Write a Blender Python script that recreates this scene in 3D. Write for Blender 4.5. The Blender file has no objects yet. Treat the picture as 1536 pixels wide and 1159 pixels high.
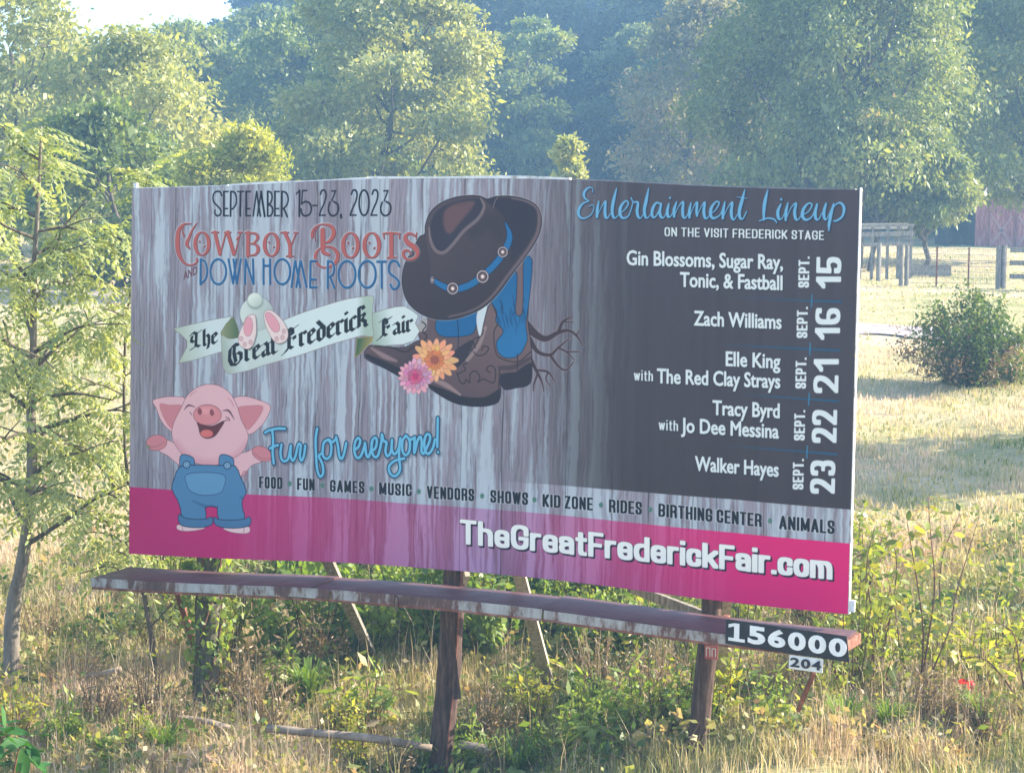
import bpy, math, random
import numpy as np
from mathutils import Matrix, Vector

SC = bpy.context.scene
COL = SC.collection
# ------------------------------------------------------------------ camera
PITCH, ROLL, FPX = 0.0593, 0.0169, 3150.0
_f = np.array([0, math.cos(PITCH), -math.sin(PITCH)]); _u = np.array([0, math.sin(PITCH), math.cos(PITCH)]); _x = np.array([1.0, 0, 0])
CX = math.cos(ROLL) * _x + math.sin(ROLL) * _u; CU = -math.sin(ROLL) * _x + math.cos(ROLL) * _u; CF = _f
CAM = np.array([0, 0, 5.0])
cam = bpy.data.cameras.new('camera'); cam_ob = bpy.data.objects.new('camera', cam); COL.objects.link(cam_ob)
cam.sensor_width = 36; cam.lens = 36 * FPX / 1536; cam.clip_start = .1; cam.clip_end = 6000
M = Matrix(((CX[0], CU[0], -CF[0], CAM[0]), (CX[1], CU[1], -CF[1], CAM[1]), (CX[2], CU[2], -CF[2], CAM[2]), (0, 0, 0, 1)))
cam_ob.matrix_world = M; SC.camera = cam_ob
# ------------------------------------------------------------------ sky, sun, exposure
SUN_AZ, SUN_EL = math.radians(74), math.radians(27)
world = bpy.data.worlds.new('World'); SC.world = world; world.use_nodes = True
wn = world.node_tree.nodes; wl = world.node_tree.links; wn.clear()
sky = wn.new('ShaderNodeTexSky'); sky.sky_type = 'NISHITA'; sky.sun_disc = False
sky.sun_elevation = SUN_EL; sky.sun_rotation = SUN_AZ; sky.altitude = 100; sky.air_density = 1.0; sky.dust_density = 1.6; sky.ozone_density = 1.2
bg = wn.new('ShaderNodeBackground'); bg.inputs['Strength'].default_value = 0.15
wo = wn.new('ShaderNodeOutputWorld'); wl.new(sky.outputs[0], bg.inputs[0]); wl.new(bg.outputs[0], wo.inputs[0])
sun = bpy.data.lights.new('sun', 'SUN'); sun.energy = 5.0; sun.angle = math.radians(.5); sun.color = (1.0, .90, .72)
sun_ob = bpy.data.objects.new('sun', sun); COL.objects.link(sun_ob)
SD = Vector((math.sin(SUN_AZ) * math.cos(SUN_EL), math.cos(SUN_AZ) * math.cos(SUN_EL), math.sin(SUN_EL)))
sun_ob.rotation_euler = SD.to_track_quat('Z', 'Y').to_euler(); sun_ob.location = (30, 20, 30)
SC.view_settings.view_transform = 'Standard'; SC.view_settings.look = 'None'; SC.view_settings.gamma = 1; SC.view_settings.use_curve_mapping = False
SC.view_settings.exposure = 1.75
SC.render.engine = 'CYCLES'
cy = SC.cycles
cy.max_bounces = 6; cy.diffuse_bounces = 3; cy.glossy_bounces = 2; cy.transmission_bounces = 3; cy.transparent_max_bounces = 6; cy.volume_bounces = 1
cy.use_denoising = True; cy.caustics_reflective = False; cy.caustics_refractive = False; cy.sample_clamp_indirect = 6

# ------------------------------------------------------------------ geometry helpers
def ray(px, py):
    d = CF + CX * (px - 768) / FPX - CU * (py - 579.5) / FPX
    return d
def project(P):
    P = np.atleast_2d(P) - CAM; d = P @ CF
    return np.stack([768 + FPX * (P @ CX) / d, 579.5 - FPX * (P @ CU) / d, d], 1)
def at_y(px, py, y):
    """point on the sight line at distance y"""
    d = ray(px, py); return CAM + d * (y / d[1])

def smooth(a, b, x):
    t = np.clip((x - a) / (b - a), 0, 1); return t * t * (3 - 2 * t)

_GY = [-30, -6, 0, 5, 10, 14, 18, 20, 23, 30, 40, 52, 65, 80, 110, 135, 200, 290, 420, 500]
_GZ = [3.9, 3.7, 3.3, 2.3, 1.05, .38, .14, .34, .66, 1.45, 2.65, 3.72, 4.4, 5.1, 6.4, 8.0, 17.5, 28, 34, 34]
def ground(x, y):
    x = np.asarray(x, float); y = np.asarray(y, float)
    z = np.interp(y, _GY, _GZ)
    z = z + .09 * np.clip(x, 0, 6) * smooth(14, 18, y) * (1 - smooth(24, 40, y))
    far = smooth(95, 150, y); q = smooth(-.235, -.13, x / np.maximum(y, 1))
    z = z - far * (z - 6.6) * (1 - q) * .62
    z = z + .05 * np.sin(x * 1.1 + y * .7) * np.sin(y * .9 - x * .4) + .035 * np.sin(x * 2.3 + 1) * np.sin(y * 2.1) * (y < 60)
    z = z - .30 * np.exp(-(((x + .7) / 1.3) ** 2 + ((y - 19.3) / 1.4) ** 2)) + .34 * np.exp(-(((x - 2.0) / 1.2) ** 2 + ((y - 18.8) / 1.3) ** 2))
    z = z + .22 * np.exp(-(((x - 13) / 6) ** 2 + ((y - 57) / 3.2) ** 2))
    return z

def mesh_from(name, V, F, mats=None, attr=None, fmat=None, smooth_shade=False):
    """V (n,3); F list of faces or (m,k) array"""
    me = bpy.data.meshes.new(name)
    V = np.asarray(V, np.float32)
    if isinstance(F, np.ndarray):
        m, k = F.shape
        me.vertices.add(len(V)); me.vertices.foreach_set('co', V.ravel())
        me.loops.add(m * k); me.loops.foreach_set('vertex_index', F.astype(np.int32).ravel())
        me.polygons.add(m); me.polygons.foreach_set('loop_start', np.arange(0, m * k, k, dtype=np.int32)); me.polygons.foreach_set('loop_total', np.full(m, k, np.int32))
        me.update(calc_edges=True)
    else:
        me.from_pydata([tuple(map(float, v)) for v in V], [], [tuple(int(i) for i in f) for f in F]); me.update()
    for mt in (mats or []): me.materials.append(mt)
    if fmat is not None: me.polygons.foreach_set('material_index', np.asarray(fmat, np.int32))
    if attr is not None:
        a = me.attributes.new('tint', 'FLOAT', 'FACE'); a.data.foreach_set('value', np.asarray(attr, np.float32))
    if smooth_shade: me.polygons.foreach_set('use_smooth', np.ones(len(me.polygons), bool))
    return me

def add(name, me, parent=None, loc=(0, 0, 0), rot=(0, 0, 0), scale=None):
    o = bpy.data.objects.new(name, me); COL.objects.link(o)
    o.parent = parent; o.location = tuple(map(float, loc)); o.rotation_euler = rot
    if scale is not None: o.scale = (scale,) * 3 if np.isscalar(scale) else tuple(scale)
    return o

def thing(name, label, cat, loc=(0, 0, 0), rz=0, group=None, scale=None):
    o = add(name, None, None, loc, (0, 0, rz), scale); o['label'] = label; o['category'] = cat
    if group: o['group'] = group
    return o

def tag(o, label=None, cat=None, group=None, kind=None):
    for k, v in (('label', label), ('category', cat), ('group', group), ('kind', kind)):
        if v: o[k] = v
    return o

def copy_tree(o, parent=None):
    c = o.copy(); COL.objects.link(c); c.parent = parent
    for ch in list(o.children): copy_tree(ch, c)
    return c

class MB:
    """collects simple solids and makes one mesh of them"""
    def __init__(s): s.V = []; s.F = []; s.T = []
    def addvf(s, V, F, t=.5):
        n = len(s.V); s.V.extend([tuple(map(float, v)) for v in V]); s.F.extend([tuple(n + i for i in f) for f in F]); s.T.extend([t] * len(F)); return s
    def box(s, c, sx, sy, sz, ax=None):
        """box about c; ax = 3x3 rows of unit axes"""
        ax = np.eye(3) if ax is None else np.asarray(ax, float); c = np.asarray(c, float)
        V = [c + ax[0] * sx * i / 2 + ax[1] * sy * j / 2 + ax[2] * sz * k / 2 for i in (-1, 1) for j in (-1, 1) for k in (-1, 1)]
        return s.addvf(V, [(0, 1, 3, 2), (4, 6, 7, 5), (0, 4, 5, 1), (2, 3, 7, 6), (0, 2, 6, 4), (1, 5, 7, 3)])
    def beam(s, a, b, w, h, side=None):
        a = np.asarray(a, float); b = np.asarray(b, float); d = b - a; L = np.linalg.norm(d); d /= L
        side = np.array([0, 0, 1.0]) if side is None else np.asarray(side, float)
        if abs(d @ side) > .98: side = np.array([1.0, 0, 0])
        x = np.cross(d, side); x /= np.linalg.norm(x); y = np.cross(x, d)
        return s.box((a + b) / 2, L, w, h, [d, x, y])
    def tube(s, P, R, n=8, cap=True, wob=0, seed=0):
        P = np.asarray(P, float); R = np.full(len(P), R) if np.isscalar(R) else np.asarray(R, float)
        rng = np.random.default_rng(seed); V = []; k = len(P)
        up = np.array([0.3, .2, 1.0])
        for i in range(k):
            d = P[min(i + 1, k - 1)] - P[max(i - 1, 0)]; d = d / (np.linalg.norm(d) + 1e-9)
            x = np.cross(d, up if abs(d @ up) < .95 else np.array([1.0, 0, 0])); x /= np.linalg.norm(x); y = np.cross(d, x)
            for j in range(n):
                a = 2 * math.pi * j / n; r = R[i] * (1 + wob * rng.uniform(-1, 1))
                V.append(P[i] + x * math.cos(a) * r + y * math.sin(a) * r)
        F = [(i * n + j, i * n + (j + 1) % n, (i + 1) * n + (j + 1) % n, (i + 1) * n + j) for i in range(k - 1) for j in range(n)]
        if cap: F += [tuple(range(n))[::-1], tuple((k - 1) * n + j for j in range(n))]
        return s.addvf(V, F)
    def mesh(s, name, mat, smooth_shade=False):
        me = mesh_from(name, np.array(s.V), s.F, [mat], s.T, smooth_shade=smooth_shade); return me
    def build(s, name, mat, parent=None, smooth_shade=False, **k):
        return add(name, s.mesh(name, mat, smooth_shade), parent, **k)

# ------------------------------------------------------------------ materials
def srgb(r, g, b):
    return tuple(((c / 255) / 12.92 if c / 255 <= .04045 else ((c / 255 + .055) / 1.055) ** 2.4) for c in (r, g, b)) + (1,)

def new_mat(name):
    m = bpy.data.materials.new(name); m.use_nodes = True; nt = m.node_tree; nt.nodes.clear()
    out = nt.nodes.new('ShaderNodeOutputMaterial'); return m, nt, out

def ramp(nt, stops, fac, interp='LINEAR'):
    r = nt.nodes.new('ShaderNodeValToRGB'); r.color_ramp.interpolation = interp
    e = r.color_ramp.elements
    while len(e) > 1: e.remove(e[-1])
    e[0].position, e[0].color = stops[0][0], tuple(stops[0][1]) + ((1,) if len(stops[0][1]) == 3 else ())
    for p, c in stops[1:]:
        q = e.new(p); q.color = tuple(c) + ((1,) if len(c) == 3 else ())
    nt.links.new(fac, r.inputs[0]); return r.outputs[0]

def noise(nt, scale, detail=4, rough=.6, vec=None, dist=0):
    n = nt.nodes.new('ShaderNodeTexNoise'); n.inputs['Scale'].default_value = scale; n.inputs['Detail'].default_value = detail
    n.inputs['Roughness'].default_value = rough; n.inputs['Distortion'].default_value = dist
    if vec is not None: nt.links.new(vec, n.inputs['Vector'])
    return n.outputs['Fac']

def coord(nt, which='Object', scale=None):
    c = nt.nodes.new('ShaderNodeTexCoord').outputs[which]
    if scale is None: return c
    m = nt.nodes.new('ShaderNodeMapping'); m.inputs['Scale'].default_value = scale; nt.links.new(c, m.inputs[0]); return m.outputs[0]

def mixc(nt, fac, a, b, mode='MIX'):
    m = nt.nodes.new('ShaderNodeMix'); m.data_type = 'RGBA'; m.blend_type = mode
    for sock, v in ((m.inputs[0], fac), (m.inputs[6], a), (m.inputs[7], b)):
        if hasattr(v, 'links'): nt.links.new(v, sock)
        else: sock.default_value = v if np.isscalar(v) else (tuple(v) + (1,) if len(v) == 3 else tuple(v))
    return m.outputs[2]

def math_(nt, op, a, b=0.0):
    m = nt.nodes.new('ShaderNodeMath'); m.operation = op
    for s_, v in ((m.inputs[0], a), (m.inputs[1], b)):
        if hasattr(v, 'links'): nt.links.new(v, s_)
        else: s_.default_value = v
    return m.outputs[0]

def surf(name, stops, scale=6, detail=5, rough=.8, stretch=None, bump=.3, bscale=None, metal=0, coordk='Object', rough_n=.6):
    """a surface whose colour runs over the stops with noise, and fine relief"""
    m, nt, out = new_mat(name); b = nt.nodes.new('ShaderNodeBsdfPrincipled'); nt.links.new(b.outputs[0], out.inputs[0])
    v = coord(nt, coordk, stretch); n = noise(nt, scale, detail, rough_n, v)
    nt.links.new(ramp(nt, stops, n), b.inputs['Base Color']); b.inputs['Roughness'].default_value = rough; b.inputs['Metallic'].default_value = metal
    b.inputs['Specular IOR Level'].default_value = .25
    if bump:
        bp = nt.nodes.new('ShaderNodeBump'); bp.inputs['Strength'].default_value = bump; bp.inputs['Distance'].default_value = .02
        nt.links.new(noise(nt, bscale or scale * 4, 4, .6, v), bp.inputs['Height']); nt.links.new(bp.outputs[0], b.inputs['Normal'])
    return m

def leaf_mat(name, stops, trans=.45, var=.10, warm=(1.25, 1.15, .55)):
    """leaf or blade: colour by the face attribute tint, thin so that light comes through"""
    m, nt, out = new_mat(name)
    at = nt.nodes.new('ShaderNodeAttribute'); at.attribute_name = 'tint'; oi = nt.nodes.new('ShaderNodeObjectInfo')
    v = math_(nt, 'ADD', at.outputs['Fac'], math_(nt, 'MULTIPLY', math_(nt, 'SUBTRACT', oi.outputs['Random'], .5), var * 2))
    c = ramp(nt, stops, v)
    d = nt.nodes.new('ShaderNodeBsdfDiffuse'); t = nt.nodes.new('ShaderNodeBsdfTranslucent'); nt.links.new(c, d.inputs[0])
    nt.links.new(mixc(nt, 1.0, c, warm, 'MULTIPLY'), t.inputs[0])
    g = nt.nodes.new('ShaderNodeBsdfGlossy'); g.inputs['Roughness'].default_value = .5; g.inputs[0].default_value = (1, 1, 1, 1)
    x = nt.nodes.new('ShaderNodeMixShader'); x.inputs[0].default_value = trans; nt.links.new(d.outputs[0], x.inputs[1]); nt.links.new(t.outputs[0], x.inputs[2])
    y = nt.nodes.new('ShaderNodeMixShader'); y.inputs[0].default_value = .028; nt.links.new(x.outputs[0], y.inputs[1]); nt.links.new(g.outputs[0], y.inputs[2])
    nt.links.new(y.outputs[0], out.inputs[0]); return m
HAZE = 0.0016
# ------------------------------------------------------------------ printed face (flat print, drawn by code)
TW, TH = 2304, 1152
ART_C = np.array([[203, 283], [1289, 286], [1276, 920], [196, 829]], float)      # corners of the print

_BP = np.array([(150, -1), (196, 0), (290, 2.4), (375, 6), (450, 10.5), (520, 14), (600, 15.5), (700, 16), (800, 15.5), (880, 13.6), (960, 9.8), (1040, 5.6), (1120, 2.6), (1200, .8), (1285, 0), (1340, -.4)], float)
_BX = np.linspace(150, 1340, 240); _BY = np.interp(_BX, _BP[:, 0], _BP[:, 1]); _BY = np.convolve(np.pad(_BY, 8, mode='edge'), np.ones(17) / 17, 'valid')
def bow(x):
    return np.interp(x, _BX, _BY)


def _homog(src, dst):
    A = []; b = []
    for (x, y), (u, v) in zip(src, dst):
        A.append([x, y, 1, 0, 0, 0, -u * x, -u * y]); b.append(u)
        A.append([0, 0, 0, x, y, 1, -v * x, -v * y]); b.append(v)
    return np.append(np.linalg.solve(np.array(A), np.array(b)), 1).reshape(3, 3)

ART_H = _homog(ART_C, [(0, 0), (TW, 0), (TW, TH), (0, TH)])

def to_tex(p):
    p = np.asarray(p, float).reshape(-1, 2)
    q = np.stack([p[:, 0], p[:, 1] + bow(p[:, 0]), np.ones(len(p))], 1) @ ART_H.T
    return q[:, :2] / q[:, 2:3]

def zz(pts, ox, oy, s):
    """trace coordinates -> print coordinates; keeps a third column (radius)"""
    a = np.asarray(pts, float)
    r = a.copy(); r[:, 0] = ox + a[:, 0] / s; r[:, 1] = oy + a[:, 1] / s
    if a.shape[1] > 2: r[:, 2] = a[:, 2] / s
    return r

def cr(p, n=6, closed=False):
    """Catmull-Rom through the points"""
    p = np.asarray(p, float)
    if len(p) < 3: return p
    q = np.vstack([p[-1:], p, p[:2]]) if closed else np.vstack([2 * p[:1] - p[1:2], p, 2 * p[-1:] - p[-2:-1]])
    out = []
    t = (np.arange(n) / n)[:, None]
    for i in range(len(q) - 3):
        a, b, c, d = q[i:i + 4]
        out.append(0.5 * ((2 * b) + (c - a) * t + (2 * a - 5 * b + 4 * c - d) * t ** 2 + (3 * b - a - 3 * c + d) * t ** 3))
    r = np.vstack(out)
    return r if closed else np.vstack([r, p[-1:]])

def lin(c):
    c = np.asarray(c, float) / 255.0
    return np.where(c <= 0.04045, c / 12.92, ((c + 0.055) / 1.055) ** 2.4)

def _window(pts, pad):
    x0 = max(0, int(pts[:, 0].min() - pad)); x1 = min(TW, int(pts[:, 0].max() + pad) + 1)
    y0 = max(0, int(pts[:, 1].min() - pad)); y1 = min(TH, int(pts[:, 1].max() + pad) + 1)
    return x0, y0, max(x1, x0 + 1), max(y1, y0 + 1)

def _segs(F, x0, y0, A, B, ra, rb, reach, square=False):
    for (ax, ay), (bx, by), r1, r2 in zip(A, B, ra, rb):
        R = reach + max(r1, r2)
        i0 = max(0, int(min(ax, bx) - R) - x0); i1 = min(F.shape[1], int(max(ax, bx) + R) + 2 - x0)
        j0 = max(0, int(min(ay, by) - R) - y0); j1 = min(F.shape[0], int(max(ay, by) + R) + 2 - y0)
        if i1 <= i0 or j1 <= j0: continue
        X = np.arange(i0, i1)[None, :] + x0 + 0.5 - ax; Y = np.arange(j0, j1)[:, None] + y0 + 0.5 - ay
        dx, dy = bx - ax, by - ay; L = dx * dx + dy * dy + 1e-9
        t = np.clip((X * dx + Y * dy) / L, 0, 1)
        if square: d = (np.abs((X - t * dx) * square[0]) ** 5 + np.abs((Y - t * dy) * square[1]) ** 5) ** .2 - r1
        else: d = np.sqrt((X - t * dx) ** 2 + (Y - t * dy) ** 2) - (r1 + (r2 - r1) * t)
        W = F[j0:j1, i0:i1]; np.minimum(W, d, out=W)

def stroke(lines, r=None, smooth=6, reach=14):
    """field of distance to a set of pen lines given in print coordinates ((x, y) or (x, y, radius))"""
    T = []
    for l in lines:
        l = np.asarray(l, float)
        if l.shape[1] == 2: l = np.column_stack([l, np.full(len(l), r)])
        if smooth and len(l) > 2: l = cr(l, smooth)
        t = to_tex(l[:, :2]); T.append((t, l[:, 2] * 2.06))
    allp = np.vstack([t for t, _ in T]); mr = max(q.max() for _, q in T)
    x0, y0, x1, y1 = _window(allp, mr + reach + 2)
    F = np.full((y1 - y0, x1 - x0), 60.0)
    for t, q in T:
        if len(t) == 1: _segs(F, x0, y0, t, t + 0.01, q, q, reach)
        else: _segs(F, x0, y0, t[:-1], t[1:], q[:-1], q[1:], reach)
    return [x0, y0, F]

def area(loops, smooth=0, reach=14, tex=False):
    """signed field (negative inside, even-odd) of closed outlines"""
    T = []
    for l in loops:
        l = np.asarray(l, float)[:, :2]
        if smooth: l = cr(l, smooth, True)
        T.append(l if tex else to_tex(l))
    x0, y0, x1, y1 = _window(np.vstack(T), reach + 2)
    F = np.full((y1 - y0, x1 - x0), 60.0); I = np.zeros(F.shape, bool)
    X = np.arange(x0, x1) + 0.5
    for t in T:
        b = np.roll(t, -1, 0)
        _segs(F, x0, y0, t, b, np.zeros(len(t)), np.zeros(len(t)), reach)
        for (ax, ay), (bx, by) in zip(t, b):
            if ay == by: continue
            lo, hi = (ay, by) if ay < by else (by, ay)
            j0 = max(y0, int(math.ceil(lo - 0.5))); j1 = min(y1, int(math.ceil(hi - 0.5)))
            if j1 <= j0: continue
            Yc = np.arange(j0, j1) + 0.5
            xc = ax + (Yc - ay) / (by - ay) * (bx - ax)
            I[j0 - y0:j1 - y0] ^= X[None, :] > xc[:, None]
    F = np.where(I, -F, F)
    return [x0, y0, F]

def nib(lines, L, ang):
    """broad-nib pen: lines in print coordinates, nib length L, nib angle (radians)"""
    v = np.array([math.cos(ang), -math.sin(ang)]) * L / 2
    fs = None
    quads = []
    for l in lines:
        l = np.asarray(l, float)
        for a, b in zip(l[:-1], l[1:]):
            quads.append(to_tex([a - v, a + v, b + v, b - v]))
    x0, y0, x1, y1 = _window(np.vstack(quads), 12)
    F = np.full((y1 - y0, x1 - x0), 60.0)
    for q in quads:
        f = area([q], tex=True, reach=6)
        a, b, G = f
        i0, j0 = a - x0, b - y0
        h, w = G.shape
        si = max(0, -i0); sj = max(0, -j0)
        W = F[max(0, j0):j0 + h, max(0, i0):i0 + w]
        np.minimum(W, G[sj:sj + W.shape[0], si:si + W.shape[1]], out=W)
    return [x0, y0, F]

ART = None
def paint(f, col, a=1.0, grow=0.0, soft=1.2, off=(0, 0), clip=None, grad=None):
    """lay a colour (display 0-255) over the print where the field is inside"""
    x0, y0, F = f
    x0 += int(off[0]); y0 += int(off[1])
    h, w = F.shape
    cx0, cy0 = max(0, x0), max(0, y0); cx1, cy1 = min(TW, x0 + w), min(TH, y0 + h)
    if cx1 <= cx0 or cy1 <= cy0: return
    G = F[cy0 - y0:cy1 - y0, cx0 - x0:cx1 - x0]
    cov = np.clip((grow - G) / soft + 0.5, 0, 1) * a
    if clip is not None:
        kx, ky, K = clip
        M = np.full((TH, TW), 60.0) if False else None
        sub = np.full(G.shape, 60.0)
        a0, b0 = max(cx0, kx), max(cy0, ky); a1, b1 = min(cx1, kx + K.shape[1]), min(cy1, ky + K.shape[0])
        if a1 > a0 and b1 > b0:
            sub[b0 - cy0:b1 - cy0, a0 - cx0:a1 - cx0] = K[b0 - ky:b1 - ky, a0 - kx:a1 - kx]
        cov = cov * np.clip(-sub / 1.2 + 0.5, 0, 1)
    c = lin(col)
    if grad is not None:      # grad = (second colour, (x, y) print point of first, (x, y) of second)
        c2, p, q = grad
        tp, tq = to_tex([p, q]); d = tq - tp
        X = np.arange(cx0, cx1)[None, :] - tp[0]; Y = np.arange(cy0, cy1)[:, None] - tp[1]
        t = np.clip((X * d[0] + Y * d[1]) / (d @ d), 0, 1)[..., None]
        c = lin(col) * (1 - t) + lin(c2) * t
    D = ART[cy0:cy1, cx0:cx1]
    D[:] = D * (1 - cov[..., None]) + c * cov[..., None]

def vnoise(w, h, nx, ny, rng):
    g = rng.random((int(ny) + 4, int(nx) + 4))
    x = np.linspace(0, nx, w, endpoint=False); y = np.linspace(0, ny, h, endpoint=False)
    xi = x.astype(int); yi = y.astype(int)
    fx = x - xi; fy = y - yi; fx = fx * fx * (3 - 2 * fx); fy = fy * fy * (3 - 2 * fy)
    r = g[:, xi] * (1 - fx) + g[:, xi + 1] * fx
    return r[yi] * (1 - fy)[:, None] + r[yi + 1] * fy[:, None]

def text_loops(s):
    """outlines of a line of text in the built-in font, cap height 1"""
    cu = bpy.data.curves.new('lettering', 'FONT'); cu.body = s; cu.size = 1; cu.fill_mode = 'NONE'; cu.resolution_u = 3
    ob = bpy.data.objects.new('lettering', cu); bpy.context.scene.collection.objects.link(ob)
    dg = bpy.context.evaluated_depsgraph_get(); me = ob.evaluated_get(dg).to_mesh()
    n = len(me.vertices); co = np.empty(n * 3); me.vertices.foreach_get('co', co); co = co.reshape(-1, 3)[:, :2]
    nb = [[] for _ in range(n)]
    for e in me.edges:
        a, b = e.vertices; nb[a].append(b); nb[b].append(a)
    ob.evaluated_get(dg).to_mesh_clear()
    bpy.data.objects.remove(ob); bpy.data.curves.remove(cu)
    seen = set(); loops = []
    for i in range(n):
        if i in seen or not nb[i]: continue
        loop = [i]; seen.add(i); cur = i
        while True:
            nx = [k for k in nb[cur] if k not in seen]
            if not nx: break
            cur = nx[0]; seen.add(cur); loop.append(cur)
        if len(loop) > 2: loops.append(co[loop])
    return loops

_CAP = [None]
def text(s, p0, p1, cap, vertical=False, track=0.0):
    """fit a line of lettering between two print points; cap = capital height in print units"""
    if _CAP[0] is None:
        _CAP[0] = max(l[:, 1].max() for l in text_loops('H'))
    loops = text_loops(s)
    if track:      # extra letter spacing handled by spaces between letters
        pass
    al = np.vstack(loops); xa, xb = al[:, 0].min(), al[:, 0].max()
    p0 = np.array(p0, float); p1 = np.array(p1, float); d = (p1 - p0) / (xb - xa)
    up = np.array([-cap, 0.0]) if vertical else np.array([0.0, -cap])
    out = []
    for l in loops:
        out.append(p0 + (l[:, :1] - xa) * d + (l[:, 1:2] / _CAP[0]) * up)
    return area(out, reach=12)

# block lettering: skeletons, x in 0..1 of the letter's width, y 0 base, 1 capital, .74 small letters; r = rounded corner
BLOCK = {
 'A': (.50, "0,0 .5,1 1,0/.16,.28 .84,.28"), 'B': (.48, "0,0 0,1 1,1r 1,.53r 0,.53/0,.53 1,.53r 1,0r 0,0 0,.2"), 'C': (.46, "1,.68 1,1r 0,1r 0,0r 1,0r 1,.32"),
 'D': (.48, "0,0 0,1 1,1r 1,0r 0,0 0,.2"), 'E': (.40, "1,1 0,1 0,0 1,0/0,.53 .85,.53"), 'F': (.38, "1,1 0,1 0,0/0,.52 .85,.52"), 'G': (.48, "1,.72 1,1r 0,1r 0,0r 1,0r 1,.48 .6,.48"),
 'H': (.48, "0,0 0,1/1,0 1,1/0,.52 1,.52"), 'I': (.0, "0,0 0,1"), 'J': (.38, "1,1 1,0r 0,0r 0,.3"), 'K': (.48, "0,0 0,1/1,1 .1,.42/.3,.58 1,0"), 'L': (.36, "0,1 0,0 1,0"),
 'M': (.64, "0,0 0,1 .5,.1 1,1 1,0"), 'N': (.48, "0,0 0,1 1,0 1,1"), 'O': (.46, "1,.5 1,1r 0,1r 0,0r 1,0r 1,.5"), 'P': (.46, "0,0 0,1 1,1r 1,.44r 0,.44"), 'R': (.48, "0,0 0,1 1,1r 1,.5r 0,.5/.6,.5 1,.42r 1,0"),
 'S': (.44, "1,.7 1,1r 0,1r 0,.56r 1,.46r 1,0r 0,0r 0,.3"), 'T': (.44, "0,1 1,1/.5,1 .5,0"), 'U': (.46, "0,1 0,0r 1,0r 1,1"), 'V': (.48, "0,1 .5,0 1,1"), 'W': (.74, "0,1 .25,0 .5,.95 .75,0 1,1"), 'Z': (.40, "0,1 1,1 0,0 1,0"),
 'a': (.38, "0,.54 0,.74r 1,.74r 1,0/1,.42 0,.42r 0,0r 1,.04"), 'b': (.40, "0,1 0,0/0,.74 1,.74r 1,0r 0,0"), 'c': (.36, "1,.5 1,.74r 0,.74r 0,0r 1,0r 1,.24"), 'd': (.40, "1,1 1,0/1,.74 0,.74r 0,0r 1,0"),
 'e': (.38, "0,.38 1,.38 1,.74r 0,.74r 0,0r 1,0r 1,.2"), 'g': (.40, "1,.74 1,-.25r 0,-.25r 0,-.12/1,.74 0,.74r 0,.04r 1,.04"), 'h': (.38, "0,1 0,0/0,.74 1,.74r 1,0"), 'i': (.0, "0,0 0,.74/0,1 0,.98"), 'k': (.40, "0,1 0,0/1,.74 .1,.3/.35,.45 1,0"), 'l': (.0, "0,0 0,1"),
 'm': (.64, "0,.74 0,0/0,.74 .5,.74r .5,0/.5,.74 1,.74r 1,0"), 'n': (.38, "0,.74 0,0/0,.74 1,.74r 1,0"), 'o': (.38, "1,.4 1,.74r 0,.74r 0,0r 1,0r 1,.4"), 'r': (.24, "0,.74 0,0/0,.6 .3,.74 1,.74"), 's': (.35, "1,.54 1,.74r 0,.74r 0,.42r 1,.34r 1,0r 0,0r 0,.2"),
 't': (.24, ".4,.95 .4,0r 1,0/0,.74 1,.74"), 'u': (.38, "0,.74 0,0r 1,0r/1,.74 1,0"), 'w': (.60, "0,.74 .25,0 .5,.7 .75,0 1,.74"), 'y': (.40, "0,.74 .5,0/1,.74 .45,-.25r .1,-.25"), 'v': (.4, "0,.74 .5,0 1,.74"),
 '&': (.5, "1,0 .15,.72 .2,1r .75,1r .75,.7 0,.36r 0,0r .8,0r 1,.42"), ',': (.0, "0,.06 0,0 -.06,-.14"), '.': (.0, "0,.02 0,0"), '1': (.26, "0,.78 1,1 1,0"), '2': (.44, "0,.80 0,1r 1,1r 1,.62r 0,0 1,0"), '3': (.44, "0,.84 0,1r 1,1r 1,.53r .45,.53/.45,.53 1,.53r 1,0r 0,0r 0,.16"),
 '5': (.44, "1,1 .04,1 0,.5 1,.62r 1,0r 0,0r 0,.18"), '6': (.44, "1,.90 1,1r 0,1r 0,0r 1,0r 1,.52r 0,.52"), '0': (.44, "1,.5 1,1r 0,1r 0,0r 1,0r 1,.5"), '4': (.46, ".75,0 .75,1 0,.28 1,.28"), ' ': (.34, "")}

def _round(pts, flags, rad):
    out = []
    for i, (p, fl) in enumerate(zip(pts, flags)):
        if not fl or i == 0 or i == len(pts) - 1: out.append(p); continue
        a = pts[i - 1] - p; b = pts[i + 1] - p; la, lb = np.hypot(*a), np.hypot(*b)
        k = min(rad, la * .5, lb * .5); q0 = p + a / la * min(rad * 1.25, la * .5); q1 = p + b / lb * min(rad * 1.0, lb * .5)
        for t in np.linspace(0, 1, 6): out.append((1 - t) ** 2 * q0 + 2 * t * (1 - t) * (p * .92 + (q0 + q1) * .04) + t * t * q1)
    return np.array(out)

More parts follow.
